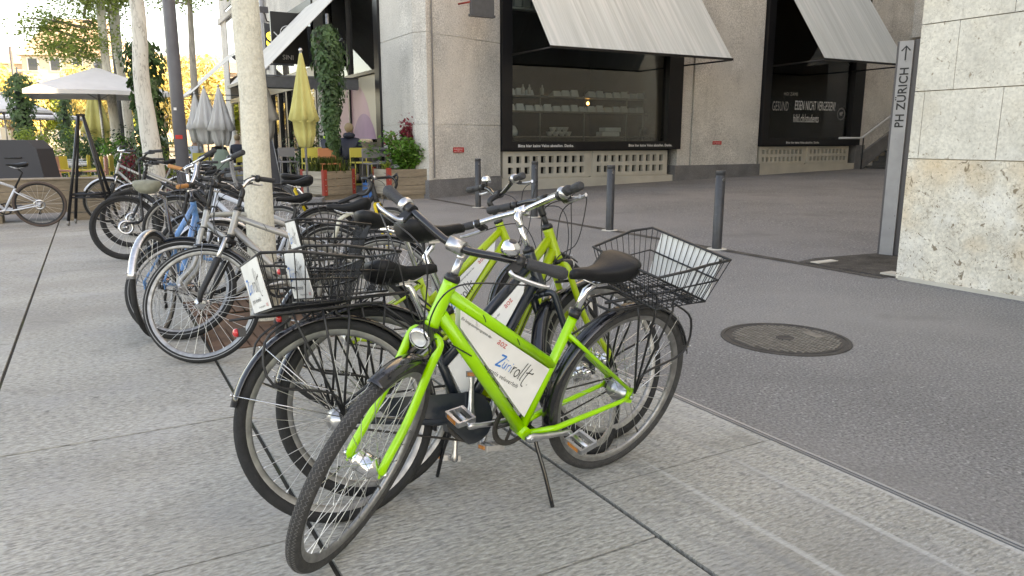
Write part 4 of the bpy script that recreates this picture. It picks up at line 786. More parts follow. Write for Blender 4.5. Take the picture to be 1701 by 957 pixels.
        m.tube([ln(rim_[1], rim_[2], .5)+Vector((0, 0, .004)), ln(rim_[1], rim_[2], .5)+Vector((0, 0, .012))], .006, 6)
        bk = m.build('basket', 'blackplastic', root)
        m = MB(); dz = Vector(rim_[0])-Vector(base[0]); o = Vector((xb0-.006, 0, zb)); ez = Vector((xr0-xb0, 0, zr-zb)); L_ = ez.length; ez.normalize(); nrm = Vector((-ez.z, 0, ez.x))
        hy = .148; m.prism([o+ez*.003+Vector((0, -hy, 0)), o+ez*.003+Vector((0, hy, 0)), o+ez*(L_-.006)+Vector((0, hy, 0)), o+ez*(L_-.006)+Vector((0, -hy, 0))], nrm*.003)
        sg = m.build('basket_sign', 'board', bk)
        t = MB(); ex = Vector((0, -1, 0)); fo = o+nrm*.0042; s_ = .05
        logo(t, fo+ez*.07+Vector((0, .12, 0)), ex, ez, .046, .065); t.text('gratis veloverleih', .022, fo+ez*.035+Vector((0, .11, 0)), ex, ez, 0); t.text('Ein Integrationsprogramm der', .009, fo+ez*.014+Vector((0, .03, 0)), ex, ez, 0); t.text('aoz', .022, fo+ez*.013+Vector((0, -.1, 0)), ex, ez, 2)
        t.build('lettering', ['ink', 'lblue', 'lred'], sg)
    if plaque:
        # board hung between top tube, down tube and seat tube
        a = tt0.lerp(tj, .10)+Vector((-.003, 0, -.026)); b1 = tt0.lerp(tj, .96)+Vector((.0, 0, -.022)); c1 = BBp+stdir*.10+Vector((.022, 0, .018)); c2 = dt0.lerp(BBp, .86)+Vector((-.02, 0, .022)); d1 = dt0.lerp(BBp, .14)+Vector((-.016, 0, .02))
        for y in (1, -1):
            m = MB(); m.prism([p+Vector((0, y*.012, 0)) for p in (a, b1, c1, c2, d1)], (0, y*.003, 0)); sg = m.build('frame_sign', 'board', root)
            t = MB(); yy = Vector((0, y*.0165, 0))
            ex = (b1-a).normalized(); ez = Vector((-ex.z, 0, ex.x)); ez = ez if ez.z > 0 else -ez
            if y == -1: ex = -ex
            W_ = (b1-a).length
            if y == 1: o = a+ex*(W_*.52)-ez*.084; o2 = a+ex*(W_*.04)-ez*.022
            else: o = b1+ex*(W_*.12)-ez*.098; o2 = b1+ex*(W_*.3)-ez*.022
            logo(t, o+yy, ex, ez, .0375, .085); t.text('gratis veloverleih', .0205, o-ez*.032-ex*.012+yy, ex, ez, 0, space=1.12)
            t.text('Ein Integrationsprogramm der', .0125, o2+yy, ex, ez, 0); t.text('aoz', .034, o2+ex*.185-ez*.003+yy, ex, ez, 2)
            t.build('lettering', ['ink', 'lblue', 'lred'], sg)
    if lamp:
        m = MB(S); c = HB+Vector((.055, 0, -.02)) if lamp == 'round' else HB+Vector((.06, 0, -.03)); r_ = .034 if lamp == 'round' else .024
        m.lathe([(0, -.045), (r_*.6, -.04), (r_*.95, -.02), (r_, 0), (r_, .01), (r_*.9, .012)], 24, c, (1, 0, -.08)); m.lathe([(r_*.98, .0125), (r_*.7, .0135), (r_*.66, .004), (r_*.35, -.004), (0, -.006)], 24, c, (1, 0, -.08), mi=1); m.lathe([(r_*1.01, .006), (r_*1.03, .012), (r_*.72, .014)], 24, c, (1, 0, -.08), mi=2)
        m.tube([c+Vector((-.03, 0, -.02)), fc+Vector((.02, 0, -.01))], .005, 6); m.build('headlight', ['blackplastic', 'glasslens', 'chrome'], root)
    if hi or detail >= 1:
        m = MB(); n = 4 if hi else 2; g1, g2 = S(E1[1]+Vector((.12, -.06, -.02))), S(E1[-1]+Vector((.12, .06, -.02)))
        hf = S(HB+Vector((.11, .0, .1)));
        m.tube(smooth_path([g1, S(SP+Vector((.16, .10, -.02))), S(HB+Vector((.1, .03, .09))), S(HB+Vector((.03, .03, -.08)))], 8), .0024, 5)
        m.tube(smooth_path([g2, S(SP+Vector((.15, -.10, -.03))), S(HB+Vector((.1, -.02, .06))), HB+Vector((-.03, -.028, -.01)), dt0.lerp(BBp, .5)+Vector((0, -.026, 0)), BBp+Vector((0, -.03, -.02))], 8), .0024, 5)
        if hi:
            m.tube(smooth_path([g2+Vector((0, .01, 0)), S(SP+Vector((.13, -.03, .0))), S(HB+Vector((.09, .02, .02))), HB+Vector((-.02, .03, -.04)), dt0.lerp(BBp, .3)+Vector((0, .026, 0))], 8), .0024, 5)
            for t_ in (.3, .62): m.tube([tt0.lerp(tj, t_)+Vector((.022*cos(q)*.5, .022*sin(q), .022*cos(q))) for q in [k*pi/6 for k in range(12)]], .0016, 4, closed=True)
        m.build('cables', 'blackplastic', root)
    if hi or detail >= 1:       # rim brakes on the fork
        m = MB(S)
        for y in (-1, 1): c = fc+Vector((.018, y*.035, -.07)); m.tube([c, c+Vector((.004, y*.008, .055)), c+Vector((0, -y*.01, .075))], .0055, 6); m.obox(c+Vector((-.006, -y*.01, .0)), (.022, 0, 0), (0, .005, 0), (0, 0, .006))
        m.build('front_brake', 'blackplastic', root)
    if text:
        t = MB(); ex = (BBp-dt0).normalized(); ez = Vector((-ex.z, 0, ex.x)); ez = ez if ez.z > 0 else -ez; t.text(text[0], text[1], dt0+ex*text[2]-ez*text[1]*.35+Vector((0, r1+.002, 0)), ex, ez, 0, bold=.001); t.build('lettering', text[3], root)
    return root
SHARE = dict(style='share', rack=True, basket=True, plaque=True, saddle='saddle', bell=True, hubf='dynamo', hubr='gear', rim='alu_dull', chaincase=False)
bike('rental_bicycle', 'bright lime green rental bicycle at the front, leaning on its kickstand', FIT['A'], 'lime', **dict(SHARE, bar='blackgloss', stemcol='alu', lamp='round', tyre='rubber_dust', tread=True, crank_ang=pi+.08, ffend=(1.35, 2.55), group='lime and black rental bicycles with rear baskets'))
bike('rental_bicycle', 'black rental bicycle with chain case and rear wheel nearest the left, behind the lime one', FIT['B'], 'navy', **dict(SHARE, bell=False, bar='chrome', crank_ang=-pi/2-.15, chaincase=True, ffend=(1.0, 3.4), group='lime and black rental bicycles with rear baskets'))
bike('rental_bicycle', 'yellowish green rental bicycle farthest back, its saddle left of the other rental saddles', FIT['C'], 'olive_lime', **dict(SHARE, bar='blackgloss', stemcol='blackplastic', kick=False, group='lime and black rental bicycles with rear baskets', crank_ang=.6))
bike('rental_bicycle', 'yellowish green rental bicycle between the black rental bicycle and another green one', FIT['D'], 'olive_lime', **dict(SHARE, bar='blackgloss', bell=False, stemcol='blackplastic', kick=False, lamp='small', group='lime and black rental bicycles with rear baskets', crank_ang=1.1))
PK = 'private bicycles parked in a row on the paving'
bike('trekking_bicycle', 'champagne silver trekking bicycle with black suspension fork beside the pale trunk', FIT['E'], 'champagne', suspension=True, fork='carbon', rim='alu_dull', stripe=True, tt='mid', post='cream', stemcol='blackplastic', lamp='small', group=PK, kick=False, ffend=(1.5, 3.3), rear_fender=True, rack=True, tyre_r=.019, hubf='dynamo')
bike('trekking_bicycle', 'silver bicycle with curved top tube and rubber boot above its silver fork', FIT['F'], 'silver', tt='curve', tyre_r=.026, stripe=True, stemcol='blackplastic', saddle_shape='sport', post='blackplastic', group=PK, kick=False, front_fender=True, ffend=(.9, 2.2), text=("rund'mann", .05, .16, 'ink'), fork_r=.02)
bike('city_bicycle', 'sky blue bicycle with silver fender, red tail light, olive saddle and tan grips', FIT['G'], 'blue', fender='alu', saddle='saddle_olive', grip='grip_tan', group=PK, kick=False, tt='mid', rack=False, tyre_r=.017)
bike('road_bicycle', 'matt black bicycle with thick slick tyres and rigid black fork', FIT['H'], 'carbon', bar='blackplastic', tyre_r=.024, rim='carbon', front_fender=False, rear_fender=False, tt='high', saddle_shape='sport', post='carbon', group=PK, kick=False, detail=1, disc=True)
bike('trekking_bicycle', 'grey silver bicycle with pale blue fender leaning by the black stand', FIT['J'], 'silver', front_fender=True, fender='whitepaint', tt='mid', suspension=True, fork='carbon', group=PK, kick=False, detail=1, ffend=(.5, 2.4))
bike('road_bicycle', 'white gravel bicycle with brown tyres at the left edge', FIT['K'], 'whitepaint', tyre='rubber_brown', tyre_r=.02, rim='carbon', front_fender=False, rear_fender=False, tt='high', dropbar=True, saddle_shape='sport', post='carbon', detail=1, kick=False, disc=True, spokes=24)
def fitd(**k): d = dict(FIT['H'], htx=.88, htz=.9, hbx=.92, hbz=.76, stx=.86, stz=1.0, barz=1.02, barw=.29, lean=.12, yaw=3.5, steer=.2, L=1.06); d.update(k); return d
p = G(222, 412); bike('mountain_bicycle', 'black bicycle with knobbly tyre and brake disc, tucked behind the slick-tyred one', fitd(x=p.x+1.0, y=p.y+.38, yaw=3.48), 'carbon', fork='carbon', bar='blackplastic', tyre_r=.023, rim='carbon', front_fender=False, rear_fender=False, tt='mid', saddle_shape='sport', post='blackplastic', group=PK, kick=False, detail=1, disc=True)
bike('road_bicycle', 'black bicycle with drop handlebars and yellow fork behind the trekking bicycles', fitd(x=-2.15, y=6.75, yaw=-.12, lean=-.1, steer=-.3, seatz=.97, seatx=.17, stz=.96, stx=.9), 'carbon', fork='yellow', dropbar=True, tyre_r=.016, front_fender=False, rear_fender=False, tt='high', saddle_shape='sport', saddle='saddle', post='yellow', group=PK, kick=False, detail=1)
bike('city_bicycle', 'dark blue bicycle with brown and black saddle behind the blue one', fitd(x=-3.0, y=9.3, yaw=3.75, lean=.15), 'navy', bar='chrome', tt='mid', saddle='saddle_brown', group=PK, kick=False, detail=1, rack=True)
bike('city_bicycle', 'black bicycle with silver seat post standing at the foot of the lamp pole', fitd(x=-2.6, y=8.3, yaw=3.62, lean=.1, steer=-.2), 'carbon', bar='chrome', tt='mid', group=PK, kick=False, detail=1)
bike('city_bicycle', 'grey bicycle farther back at the foot of the furrowed trunk', fitd(x=-4.2, y=10.6, yaw=3.7, lean=.1, steer=.1), 'champagne', bar='blackplastic', tt='mid', group=PK, kick=False, detail=1, fender='alu')
bike('city_bicycle', 'white bicycle with chrome bars standing deep in the middle of the row', fitd(x=-1.65, y=6.6, yaw=3.68, lean=.2, steer=-.1), 'whitepaint', bar='blackplastic', tt='mid', group=PK, kick=False, detail=1, rack=True)
# ---------------- trees and planting ----------------
def bumpy_trunk(pts, rs, n=28, amp=.012, seg=40, fs=9):
    P = smooth_path(pts, max(2, seg//(len(pts)-1))); N = len(P); m = MB(); vs = []; fs_ = []
    for i, p in enumerate(P):
        t = i/(N-1); k = t*(len(rs)-1); a = int(min(k, len(rs)-2)); r = rs[a]+(rs[a+1]-rs[a])*(k-a); d = (P[min(i+1, N-1)]-P[max(i-1, 0)]).normalized(); x, y = cross_frame(d)
        x = Vector((1, 0, 0)); x = (x-d*x.dot(d)).normalized(); y = d.cross(x)
        for j in range(n):
            q = 2*pi*j/n; dr = x*cos(q)+y*sin(q); rr = r+noise.noise((p+dr*r)*Vector((fs, fs, fs*.35)) if False else Vector(((p+dr*r).x*fs, (p+dr*r).y*fs, (p+dr*r).z*fs*.3)))*amp; vs.append(p+dr*rr)
    for i in range(N-1):
        for j in range(n): fs_.append((i*n+j, i*n+(j+1) % n, (i+1)*n+(j+1) % n, (i+1)*n+j))
    m.add(vs, fs_, True); return m
def limbs(base, n, length, spread, up=.5, r=.05, seed=1, lean=Vector((0, 0, 0))):
    rnd = random.Random(seed); m = MB(); ends = []
    for k in range(n):
        a = 6.283*k/n+rnd.uniform(-.4, .4); z0 = rnd.uniform(-.8, .4)*length*.5; L_ = length*rnd.uniform(.6, 1.1); d = Vector((cos(a)*spread, sin(a)*spread, up+rnd.uniform(-.2, .3)))+lean; d.normalize()
        p0 = base+Vector((0, 0, z0)); p1 = p0+d*L_*.5+Vector((0, 0, .05)); p2 = p0+d*L_+Vector((0, 0, -.1*L_*rnd.random())); m.tube(smooth_path([p0, p1, p2], 4), [r*(1-.09*i) for i in range(9)], 6)
        for q in range(3):
            t = rnd.uniform(.35, .9); s = p0.lerp(p2, t); e = s+Vector((rnd.gauss(0, .5), rnd.gauss(0, .5), rnd.uniform(-.1, .6)))*L_*.4; m.tube([s, s.lerp(e, .5)+Vector((0, 0, .05)), e], [r*.4, r*.3, r*.12], 5); ends.append((s, e))
        ends.append((p0.lerp(p2, .4), p2))
    return m, ends
def crown(ends, per, size, spread, rnd):
    m = MB()
    for s, e in ends:
        for k in range(per): t = rnd.random()**.6; c = s.lerp(e, t)+Vector((rnd.gauss(0, spread), rnd.gauss(0, spread), rnd.gauss(0, spread*.6))); m.leaf(c, size*rnd.uniform(.6, 1.3), Vector((rnd.gauss(0, .6), rnd.gauss(0, .6), 1)))
    return m
def tree(name, lab, pts, rs, bark, limb_specs, leafmat, per, size, spread, seed, group=None, amp=.01, n=24):
    o = empty(name, pts[0], (0, 0, 0), label=lab, cat='tree', group=group); base = Vector(pts[0]); L = [Vector(p)-base for p in pts]; T_ = bumpy_trunk(L, rs, n=n, amp=amp).build('trunk', bark, o)
    rnd = random.Random(seed); ends = []; mm = MB()
    for (c, k, ln_, spr, up, r) in limb_specs:
        m, e = limbs(Vector(c)-base, k, ln_, spr, up, r, rnd.randint(0, 9999)); mm.add(m.v, m.f, True); ends += e
    mm.build('limb', 'bark_grey', o); crown(ends, per, size, spread, rnd).build('crown', leafmat, o); return o
tb_ = W(1.03, 5.58, -.05)
tree('street_tree', 'pale straight trunk rising from the rusty tree grate among the bicycles', [tb_, tb_+Vector((-.005, 0, .6)), tb_+Vector((.01, 0, 1.6)), tb_+Vector((-.012, 0, 2.8)), tb_+Vector((0, 0, 4.6)), tb_+Vector((.1, .1, 7))], [.118, .098, .094, .092, .088, .08], 'bark', [(tb_+Vector((0, 0, 5.6)), 7, 2.4, 1, .5, .04)], 'leaf_spring', 70, .09, .22, 3, 'trees on the terrace', amp=.009, n=48)
t2 = G(262, 362); tree('street_tree', 'pale furrowed trunk left of the tall lamp pole', [t2, t2+Vector((.02, 0, .9)), t2+Vector((-.05, .0, 2.2)), t2+Vector((.0, 0, 3.2)), t2+Vector((-.06, 0, 4.6)), t2+Vector((-.0, .2, 7.5))], [.17, .15, .13, .11, .11, .09], 'bark_grey' if 0 else overlay(mat('furrowed_bark', (.62, .60, .54), .9, bump=1., bscale=14, var=.1, vscale=6, stretch=(1, 1, .3)), (.22, .2, .17), scale=13, lo=.4, hi=.55, amt=.85, stretch=(1, 1, .22), line=.035, dist=1.2, detail=4), [(t2+Vector((0, 0, 6.6)), 8, 2.4, 1, .5, .05)], 'leaf_spring', 60, .075, .22, 5, 'trees on the terrace', amp=.02)
t3 = D(192, 20.5); tree('street_tree', 'thin trunk behind the open grey parasol, closest to the yellow folded one', [t3, t3+Vector((.02, 0, 2)), t3+Vector((-.05, 0, 3.6)), t3+Vector((.0, 0, 6)), t3+Vector((.1, 0, 8))], [.14, .12, .11, .1, .07], MATS['furrowed_bark'], [(t3+Vector((-.5, 0, 4.5)), 6, 1.7, 1, .1, .045), (t3+Vector((-.7, 0, 3.7)), 4, 1.1, 1, .0, .03), (t3+Vector((-.1, 0, 6)), 7, 1.8, 1, .3, .04)], 'leaf_spring', 150, .095, .28, 8, 'trees on the terrace', amp=.02)
t4 = D(216, 22); tree('street_tree', 'thin dark topped trunk directly left of the furrowed trunk', [t4, t4+Vector((.0, 0, 2)), t4+Vector((-.1, 0, 4)), t4+Vector((.0, 0, 6)), t4+Vector((.1, 0, 8))], [.15, .13, .12, .1, .07], MATS['furrowed_bark'], [(t4+Vector((-.1, 0, 5.4)), 6, 1.8, 1, .2, .05), (t4+Vector((0, 0, 6.6)), 7, 2.2, 1, .4, .04)], 'leaf_spring', 70, .1, .3, 9, 'trees on the terrace', amp=.02)
for k, (px, d, h, lab) in enumerate([(330, 34, 9.5, 'spring tree reaching in at the top beside the lamp pole')]):
    p = D(px, d); tree('street_tree', lab, [p, p+Vector((0, 0, h*.4)), p+Vector((.1, 0, h*.8)), p+Vector((0, 0, h))], [.18, .15, .1, .06], 'bark_grey', [(p+Vector((0, 0, h*.82)), 8, h*.22, 1, .2, .05)], 'leaf_spring', 60, .15, .4, 30+k, 'trees behind the terrace')
# lamp pole
lp = W(1.24, 12.71); o = empty('street_lamp', lp, ROT, label='tall grey lamp pole with small stickers near the parked bicycles', cat='lamp pole')
m = MB(); m.tube([(0, 0, 0), (0, 0, 2.2), (0, 0, 4.4), (0, 0, 7.2)], [.1, .095, .088, .08], 20); m.build('pole', mat('lamp_pole_paint', (.11, .11, .125), .45, var=.12, vscale=5), o); m = MB(); m.box(-.5, .05, -.12, .12, 7.2, 7.32); m.build('lamp_head', 'steel_grey', o)
m = MB(); m.obox((-.03, -.1, 1.33), (.05, 0, 0), (0, .004, 0), (0, 0, .03)); m.obox((-.05, -.1, 1.75), (.02, 0, 0), (0, .004, 0), (0, 0, .02), mi=1); m.build('sticker', ['red', 'white'], o)
p_ = D(205, 23.5); o = empty('street_lamp', p_, ROT, label='thin dark pole standing between the two thin tree trunks', cat='lamp pole', ); m = MB(); m.tube([(0, 0, 0), (0, 0, 4), (0, 0, 8)], [.09, .08, .07], 12); m.build('pole', 'steel_grey', o)
p_ = D(36, 52); o = empty('street_lamp', p_, ROT, label='thin pale pole behind the leftmost ivy column', cat='lamp pole'); m = MB(); m.tube([(0, 0, 0), (0, 0, 7.4)], .09, 8); m.build('pole', 'steel_grey', o)
# ivy columns
def ivy(lab, p, top, r, n, size, seed, z0=.0, bot=.6, grp='ivy covered columns'):
    rnd = random.Random(seed); o = empty('ivy_column', p, (0, 0, 0), label=lab, cat='ivy column', group=grp); m = MB(); m.tube([(0, 0, 0), (0, 0, top+.25)], .035, 8); m.build('pole', 'alu_dull', o)
    m = MB()
    for k in range(n):
        z = rnd.uniform(z0, top); t = (z-z0)/(top-z0); a = rnd.uniform(0, 6.283); env = r*(bot+(1-bot)*min(1, t*1.6))*(1 if t < .9 else max(.3, sqrt(max(0, 1-((t-.9)/.1)**2)))); env *= 1+.75*noise.noise(Vector((cos(a)*1.1, sin(a)*1.1+seed, z*1.5)))
        rr = env*rnd.uniform(.6, 1.15); m.leaf((rr*cos(a), rr*sin(a), z), size*rnd.uniform(.6, 1.25), (cos(a), sin(a), rnd.uniform(-.1, .7)))
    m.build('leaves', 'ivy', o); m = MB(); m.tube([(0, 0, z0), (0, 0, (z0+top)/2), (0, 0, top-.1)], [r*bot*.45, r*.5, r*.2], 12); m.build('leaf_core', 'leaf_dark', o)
ivy('ivy covered column rising from the wooden planter beside the cafe window', W(4.78, 16.75, 0), 3.72, .31, 2300, .13, 1, .8, .22)
ivy('large dark ivy column behind the furrowed trunk', D(249, 16.5), 3.35, .34, 1700, .17, 2, .2, .6)
ivy('leftmost ivy column before the far parasols', D(42, 29), 3.7, .46, 1500, .17, 3, .3, .6)
ivy('small distant ivy column between the leftmost one and the parasol', D(113, 38), 3.4, .34, 900, .17, 4, .3, .6)
# ---------------- wooden planters ----------------
def planter(p, rz, w, d, h, lab, kind, seed):
    o = empty('wooden_planter', p, (0, 0, rz), label=lab, cat='planter'); rnd = random.Random(seed); m = MB(); n = 3
    for k in range(n):
        z0 = .13+k*(h-.13)/n; z1 = z0+(h-.13)/n-.008
        m.box(-w/2, w/2, -d/2, -d/2+.03, z0, z1); m.box(-w/2, w/2, d/2-.03, d/2, z0, z1); m.box(-w/2, -w/2+.03, -d/2+.03, d/2-.03, z0, z1, mi=1); m.box(w/2-.03, w/2, -d/2+.03, d/2-.03, z0, z1)
    m.build('planks', ['wood', 'wood_pale'], o)
    m = MB(); [m.box(-w/2+.02, w/2-.02, y, y+.09, 0, .1) for y in (-d/2+.03, -.045, d/2-.12)]; m.box(-w/2, w/2, -d/2, d/2, .1, .125); m.build('pallet', 'wood', o)
    m = MB()
    for x in (-1, 1):
        for y in (-1, 1):
            x0 = x*w/2; y0 = y*d/2; m.box(min(x0, x0-x*.09)-(.004 if x < 0 else 0), max(x0, x0-x*.09)+(.004 if x > 0 else 0), min(y0, y0+y*.006), max(y0, y0+y*.006), .1, h+.03); m.box(min(x0, x0+x*.006), max(x0, x0+x*.006), min(y0, y0-y*.07), max(y0, y0-y*.07), .1, h+.03)
            for z_ in (.2, .32, .44): m.tube([(x0-x*.045, y0+y*.004, z_), (x0-x*.045, y0+y*.012, z_)], .012, 6, mi=1)
    m.build('bracket', ['rust', 'alu'], o); m = MB(); m.box(-w/2+.03, w/2-.03, -d/2+.03, d/2-.03, h-.12, h-.04); m.build('soil', 'soil', o)
    def shrub(nm, mt, c, sx, sy, sz, n, size):
        q = empty(nm, Vector(p)+Matrix.Rotation(rz, 3, 'Z')@Vector((c[0], c[1], h-.05)), (0, 0, rz), label=kind[nm], cat='shrub'); s = MB(); l = MB()
        for k in range(max(8, n//60)):
            e = Vector((rnd.gauss(0, sx*.5), rnd.gauss(0, sy*.5), rnd.uniform(.4, 1)*sz)); s.tube([(0, 0, 0), e*.5+Vector((0, 0, .05)), e], [.012, .008, .004], 5)
            for j in range(n//max(8, n//60)): a = e*(rnd.random()**.5); l.leaf(a+Vector((rnd.gauss(0, sx*.17), rnd.gauss(0, sy*.17), rnd.gauss(0, sz*.08))), size*rnd.uniform(.6, 1.3), (rnd.gauss(0, .7), rnd.gauss(0, .7)-.3, 1))
        s.build('stem', 'wood', q); l.build('leaves', mt, q)
    if 'green_shrub' in kind: shrub('green_shrub', 'leaf', (.08, -.1), .48, .3, .78, 3000, .10); shrub('red_shrub', 'leaf_red', (.22, .1), .34, .28, 1.12, 1900, .085); shrub('small_plant', 'leaf_lime', (-.42, -.1), .1, .1, .25, 300, .05)
    if 'grassy_plant' in kind:
        q = empty('grassy_plant', Vector(p)+Vector((0, 0, h-.05)), label=kind['grassy_plant'], cat='plant'); l = MB()
        for k in range(260):
            a = rnd.uniform(0, 6.28); L_ = rnd.uniform(.25, .5); r0 = Vector((rnd.gauss(0, .2), rnd.gauss(0, .12), 0)); d_ = Vector((cos(a), sin(a), 0)); s_ = Vector((-sin(a), cos(a), 0))*.012
            a1 = r0+d_*L_*.3+Vector((0, 0, L_*.7)); a2 = r0+d_*L_*.8+Vector((0, 0, L_*.75)); l.add([r0-s_, r0+s_, a1+s_, a1-s_, a2], [(0, 1, 2, 3), (3, 2, 4)])
        l.build('leaves', 'grass', q)
planter(W(6.02, 15.75, 0), TH+.08, 1.06, .8, .66, 'wooden planter with red corner brackets by the corner pier, holding red and green shrubs', {'green_shrub': 'broad leaved green shrub in the planter by the pier', 'red_shrub': 'dark red leaved shrub in the planter by the pier', 'small_plant': 'small yellow green plant at the left end of the planter by the pier'}, 4)
planter(W(4.55, 16.45, 0), TH+.45, .9, .75, .62, 'wooden planter with red brackets under the ivy column', {'grassy_plant': 'spiky grassy plant at the foot of the ivy column'}, 6)
# ---------------- bar stools and high tables ----------------
def stool(p, rz, mt, lab, grp='bar stools on the cafe terrace', h=.76, nm='bar_stool', cat='bar stool', back=.32):
    o = empty(nm, p, (0, 0, rz), label=lab, cat=cat, group=grp); w_ = .2
    for x in (-1, 1):
        for y in (-1, 1): m = MB(); m.tube([(x*w_*1.12, y*w_*1.1, 0), (x*w_*.95, y*w_*.95, h)]+([(x*w_*.95, y*w_*1.05, h+back)] if y > 0 else []), .012, 6); m.build('leg', mt, o)
    m = MB(); m.box(-w_, w_, -w_, w_, h, h+.02); m.tube([(-w_, -w_, h), (w_, -w_, h), (w_, w_, h), (-w_, w_, h)], .013, 6, closed=True); m.build('seat', mt, o)
    m = MB(); m.box(-w_*.95, w_*.95, w_-.0, w_+.015, h+.12, h+back+.02); m.build('backrest', mt, o)
    m = MB(); m.tube([(-w_*1.05, -w_*1.05, h*.35), (w_*1.05, -w_*1.05, h*.35), (w_*1.05, w_*1.05, h*.35), (-w_*1.05, w_*1.05, h*.35)], .009, 6, closed=True); m.build('footrest', mt, o); return o
def hightable(p, rz, L_, lab, h=1.05):
    o = empty('high_table', p, (0, 0, rz), label=lab, cat='table'); MB().box(-L_/2, L_/2, -.33, .33, h-.03, h).build('tabletop', 'tabledark', o)
    for x in (-1, 1): MB().box(x*(L_/2-.25)-.04, x*(L_/2-.25)+.04, -.2, .2, 0, h-.03).build('leg', 'tabledark', o)
z_ = lambda px, d: D(px, d)
for px, d, rz, mt, lab in ((476, 18.0, .4, 'st_grey', 'grey bar stool left of the yellow one by the folded yellow parasol'), (517, 16.9, .45, 'st_yellow', 'yellow bar stool behind the pole of the folded yellow parasol'), (545, 16.6, .45, 'st_orange', 'orange bar stool left of the planter with grassy plant'), (556, 18.2, .4, 'st_grey', 'grey bar stool partly hidden behind the orange one'), (531, 18.4, .4, 'st_yellow', 'yellow bar stool behind the orange stool'),
                           (598, 17.4, .5, 'st_yellow', 'yellow bar stool right of the ivy column, before the person in the puffer jacket'), (619, 16.7, .5, 'st_grey', 'grey bar stool between the ivy column and the planter by the pier'), (634, 18.0, .5, 'st_grey', 'grey bar stool partly hidden behind the planter by the pier')): stool(D(px, d), rz, mt, lab)
hightable(D(505, 19.0), .35, 2.2, 'long dark high table behind the yellow and orange bar stools'); hightable(D(603, 18.3), .35, 1.9, 'dark high table in front of the person in the puffer jacket')
for px, d, lab in ((337, 26, 'yellow cafe chair under the folded grey parasols'), (399, 24, 'yellow cafe chair right of the person with the sage jacket'), (326, 24.5, 'yellow cafe chair beside the lamp pole')): stool(D(px, d), .2, 'st_yellow', lab, 'yellow cafe chairs by the folded parasols', h=.45, nm='cafe_chair', cat='chair', back=.38)
# left terrace: tables and slatted chairs
for px, d, lab in ((88, 16.8, 'white topped terrace table nearest the wooden wall'), (96, 18.6, 'white topped terrace table in the middle'), (92, 20.6, 'white topped terrace table farthest back')):
    o = empty('terrace_table', D(px, d), ROT, label=lab, cat='table', group='terrace tables'); MB().box(-.6, .6, -.35, .35, .72, .75).build('tabletop', 'table', o); [MB().box(x-.04, x+.04, -.22, .22, 0, .72).build('leg', 'tabledark', o) for x in (-.4, .4)]
for px, d, mt, lab, rz in ((108, 15.6, 'st_pink', 'pink slatted chair at the end of the nearest terrace table', 1.9), (117, 16.2, 'st_yellow', 'yellow slatted chair beside the pink one', 1.7), (126, 17.2, 'st_yellow', 'yellow chair left of the black stand', -1.2), (146, 16.0, 'st_yellow', 'yellow folding chair seen through the black stand', -1.2), (153, 15.6, 'st_pink', 'pink folding chair seen through the black stand', -1.2), (164, 17, 'st_yellow', 'yellow chair right of the black stand', -1.3)):
    o = stool(D(px, d), rz, mt, lab, 'slatted chairs on the left terrace', h=.46, nm='terrace_chair', cat='chair', back=.46)
    m = MB(); [m.tube([(x*.21, -.2, .64), (x*.21, .22, .66)], .014, 6) for x in (-1, 1)]; m.build('armrest', mt, o)
# wooden wall on pallets and dark panel
o = empty('wooden_bench_wall', W(-.6, 13.95, 0), ROT, label='long weathered wooden wall on pallets behind the white bicycle', cat='wall'); m = MB(); [m.box(-7, .95, 0, .06, .14+k*.175, .14+k*.175+.168) for k in range(3)]; m.build('planks', 'wood', o); m = MB(); [m.box(x, x+.5, .0, .4, 0, .12) for x in (-6, -4.4, -2.8, -1.2, .2)]; m.box(-7, .95, -.02, .5, .662, .68); m.build('pallet', 'wood', o)
o = MB().prism([(-4, 0, 0), (.18, 0, 0), (.0, 0, 1.12), (-.16, 0, 1.28), (-4, 0, 1.30)], (0, .5, 0)).build('dark_cabinet', mat('charcoal_panel', (.035, .035, .042), .6, var=.08, vscale=2), loc=D(58, 14.2), rot=(0, 0, -.02)); tag(o, 'large charcoal cabinet with slanted corner behind the white bicycle', 'cabinet')
MB().tube([(-.62, -.01, .95), (-.3, -.01, .95)], .015, 6).build('handle', 'blackmetal', o)
# black A-shaped stand
o = empty('sign_stand', W(-.12, 13.0, 0), (0, 0, .25), label='tall black A-shaped metal stand on castors left of the bicycles', cat='stand'); 
def bar_(m, a, b_, w_=.02): m.tube([a, b_], w_, 4)
for y in (0, .35):
    m = MB(); yt = .17; ln = (Vector((-.28, y, .08)), Vector((-.03, yt, 1.66))); rn = (Vector((.32, y, .08)), Vector((.03, yt, 1.66))); bar_(m, *ln, .023); bar_(m, *rn, .023); a = ln[0].lerp(ln[1], .25); b_ = rn[0].lerp(rn[1], .25); bar_(m, a, b_, .02); a.z -= .05; b_.z -= .05; bar_(m, a, b_, .012); m.box(-.06, .06, yt-.02, yt+.02, 1.64, 1.67); m.build('a_frame', 'blackmetal', o)
m = MB(); [m.tube([(x, y, .045), (x+.02, y, .045)], .04, 10) for x in (-.29, .31) for y in (0, .35)]; m.build('castor', 'alu_dull', o)
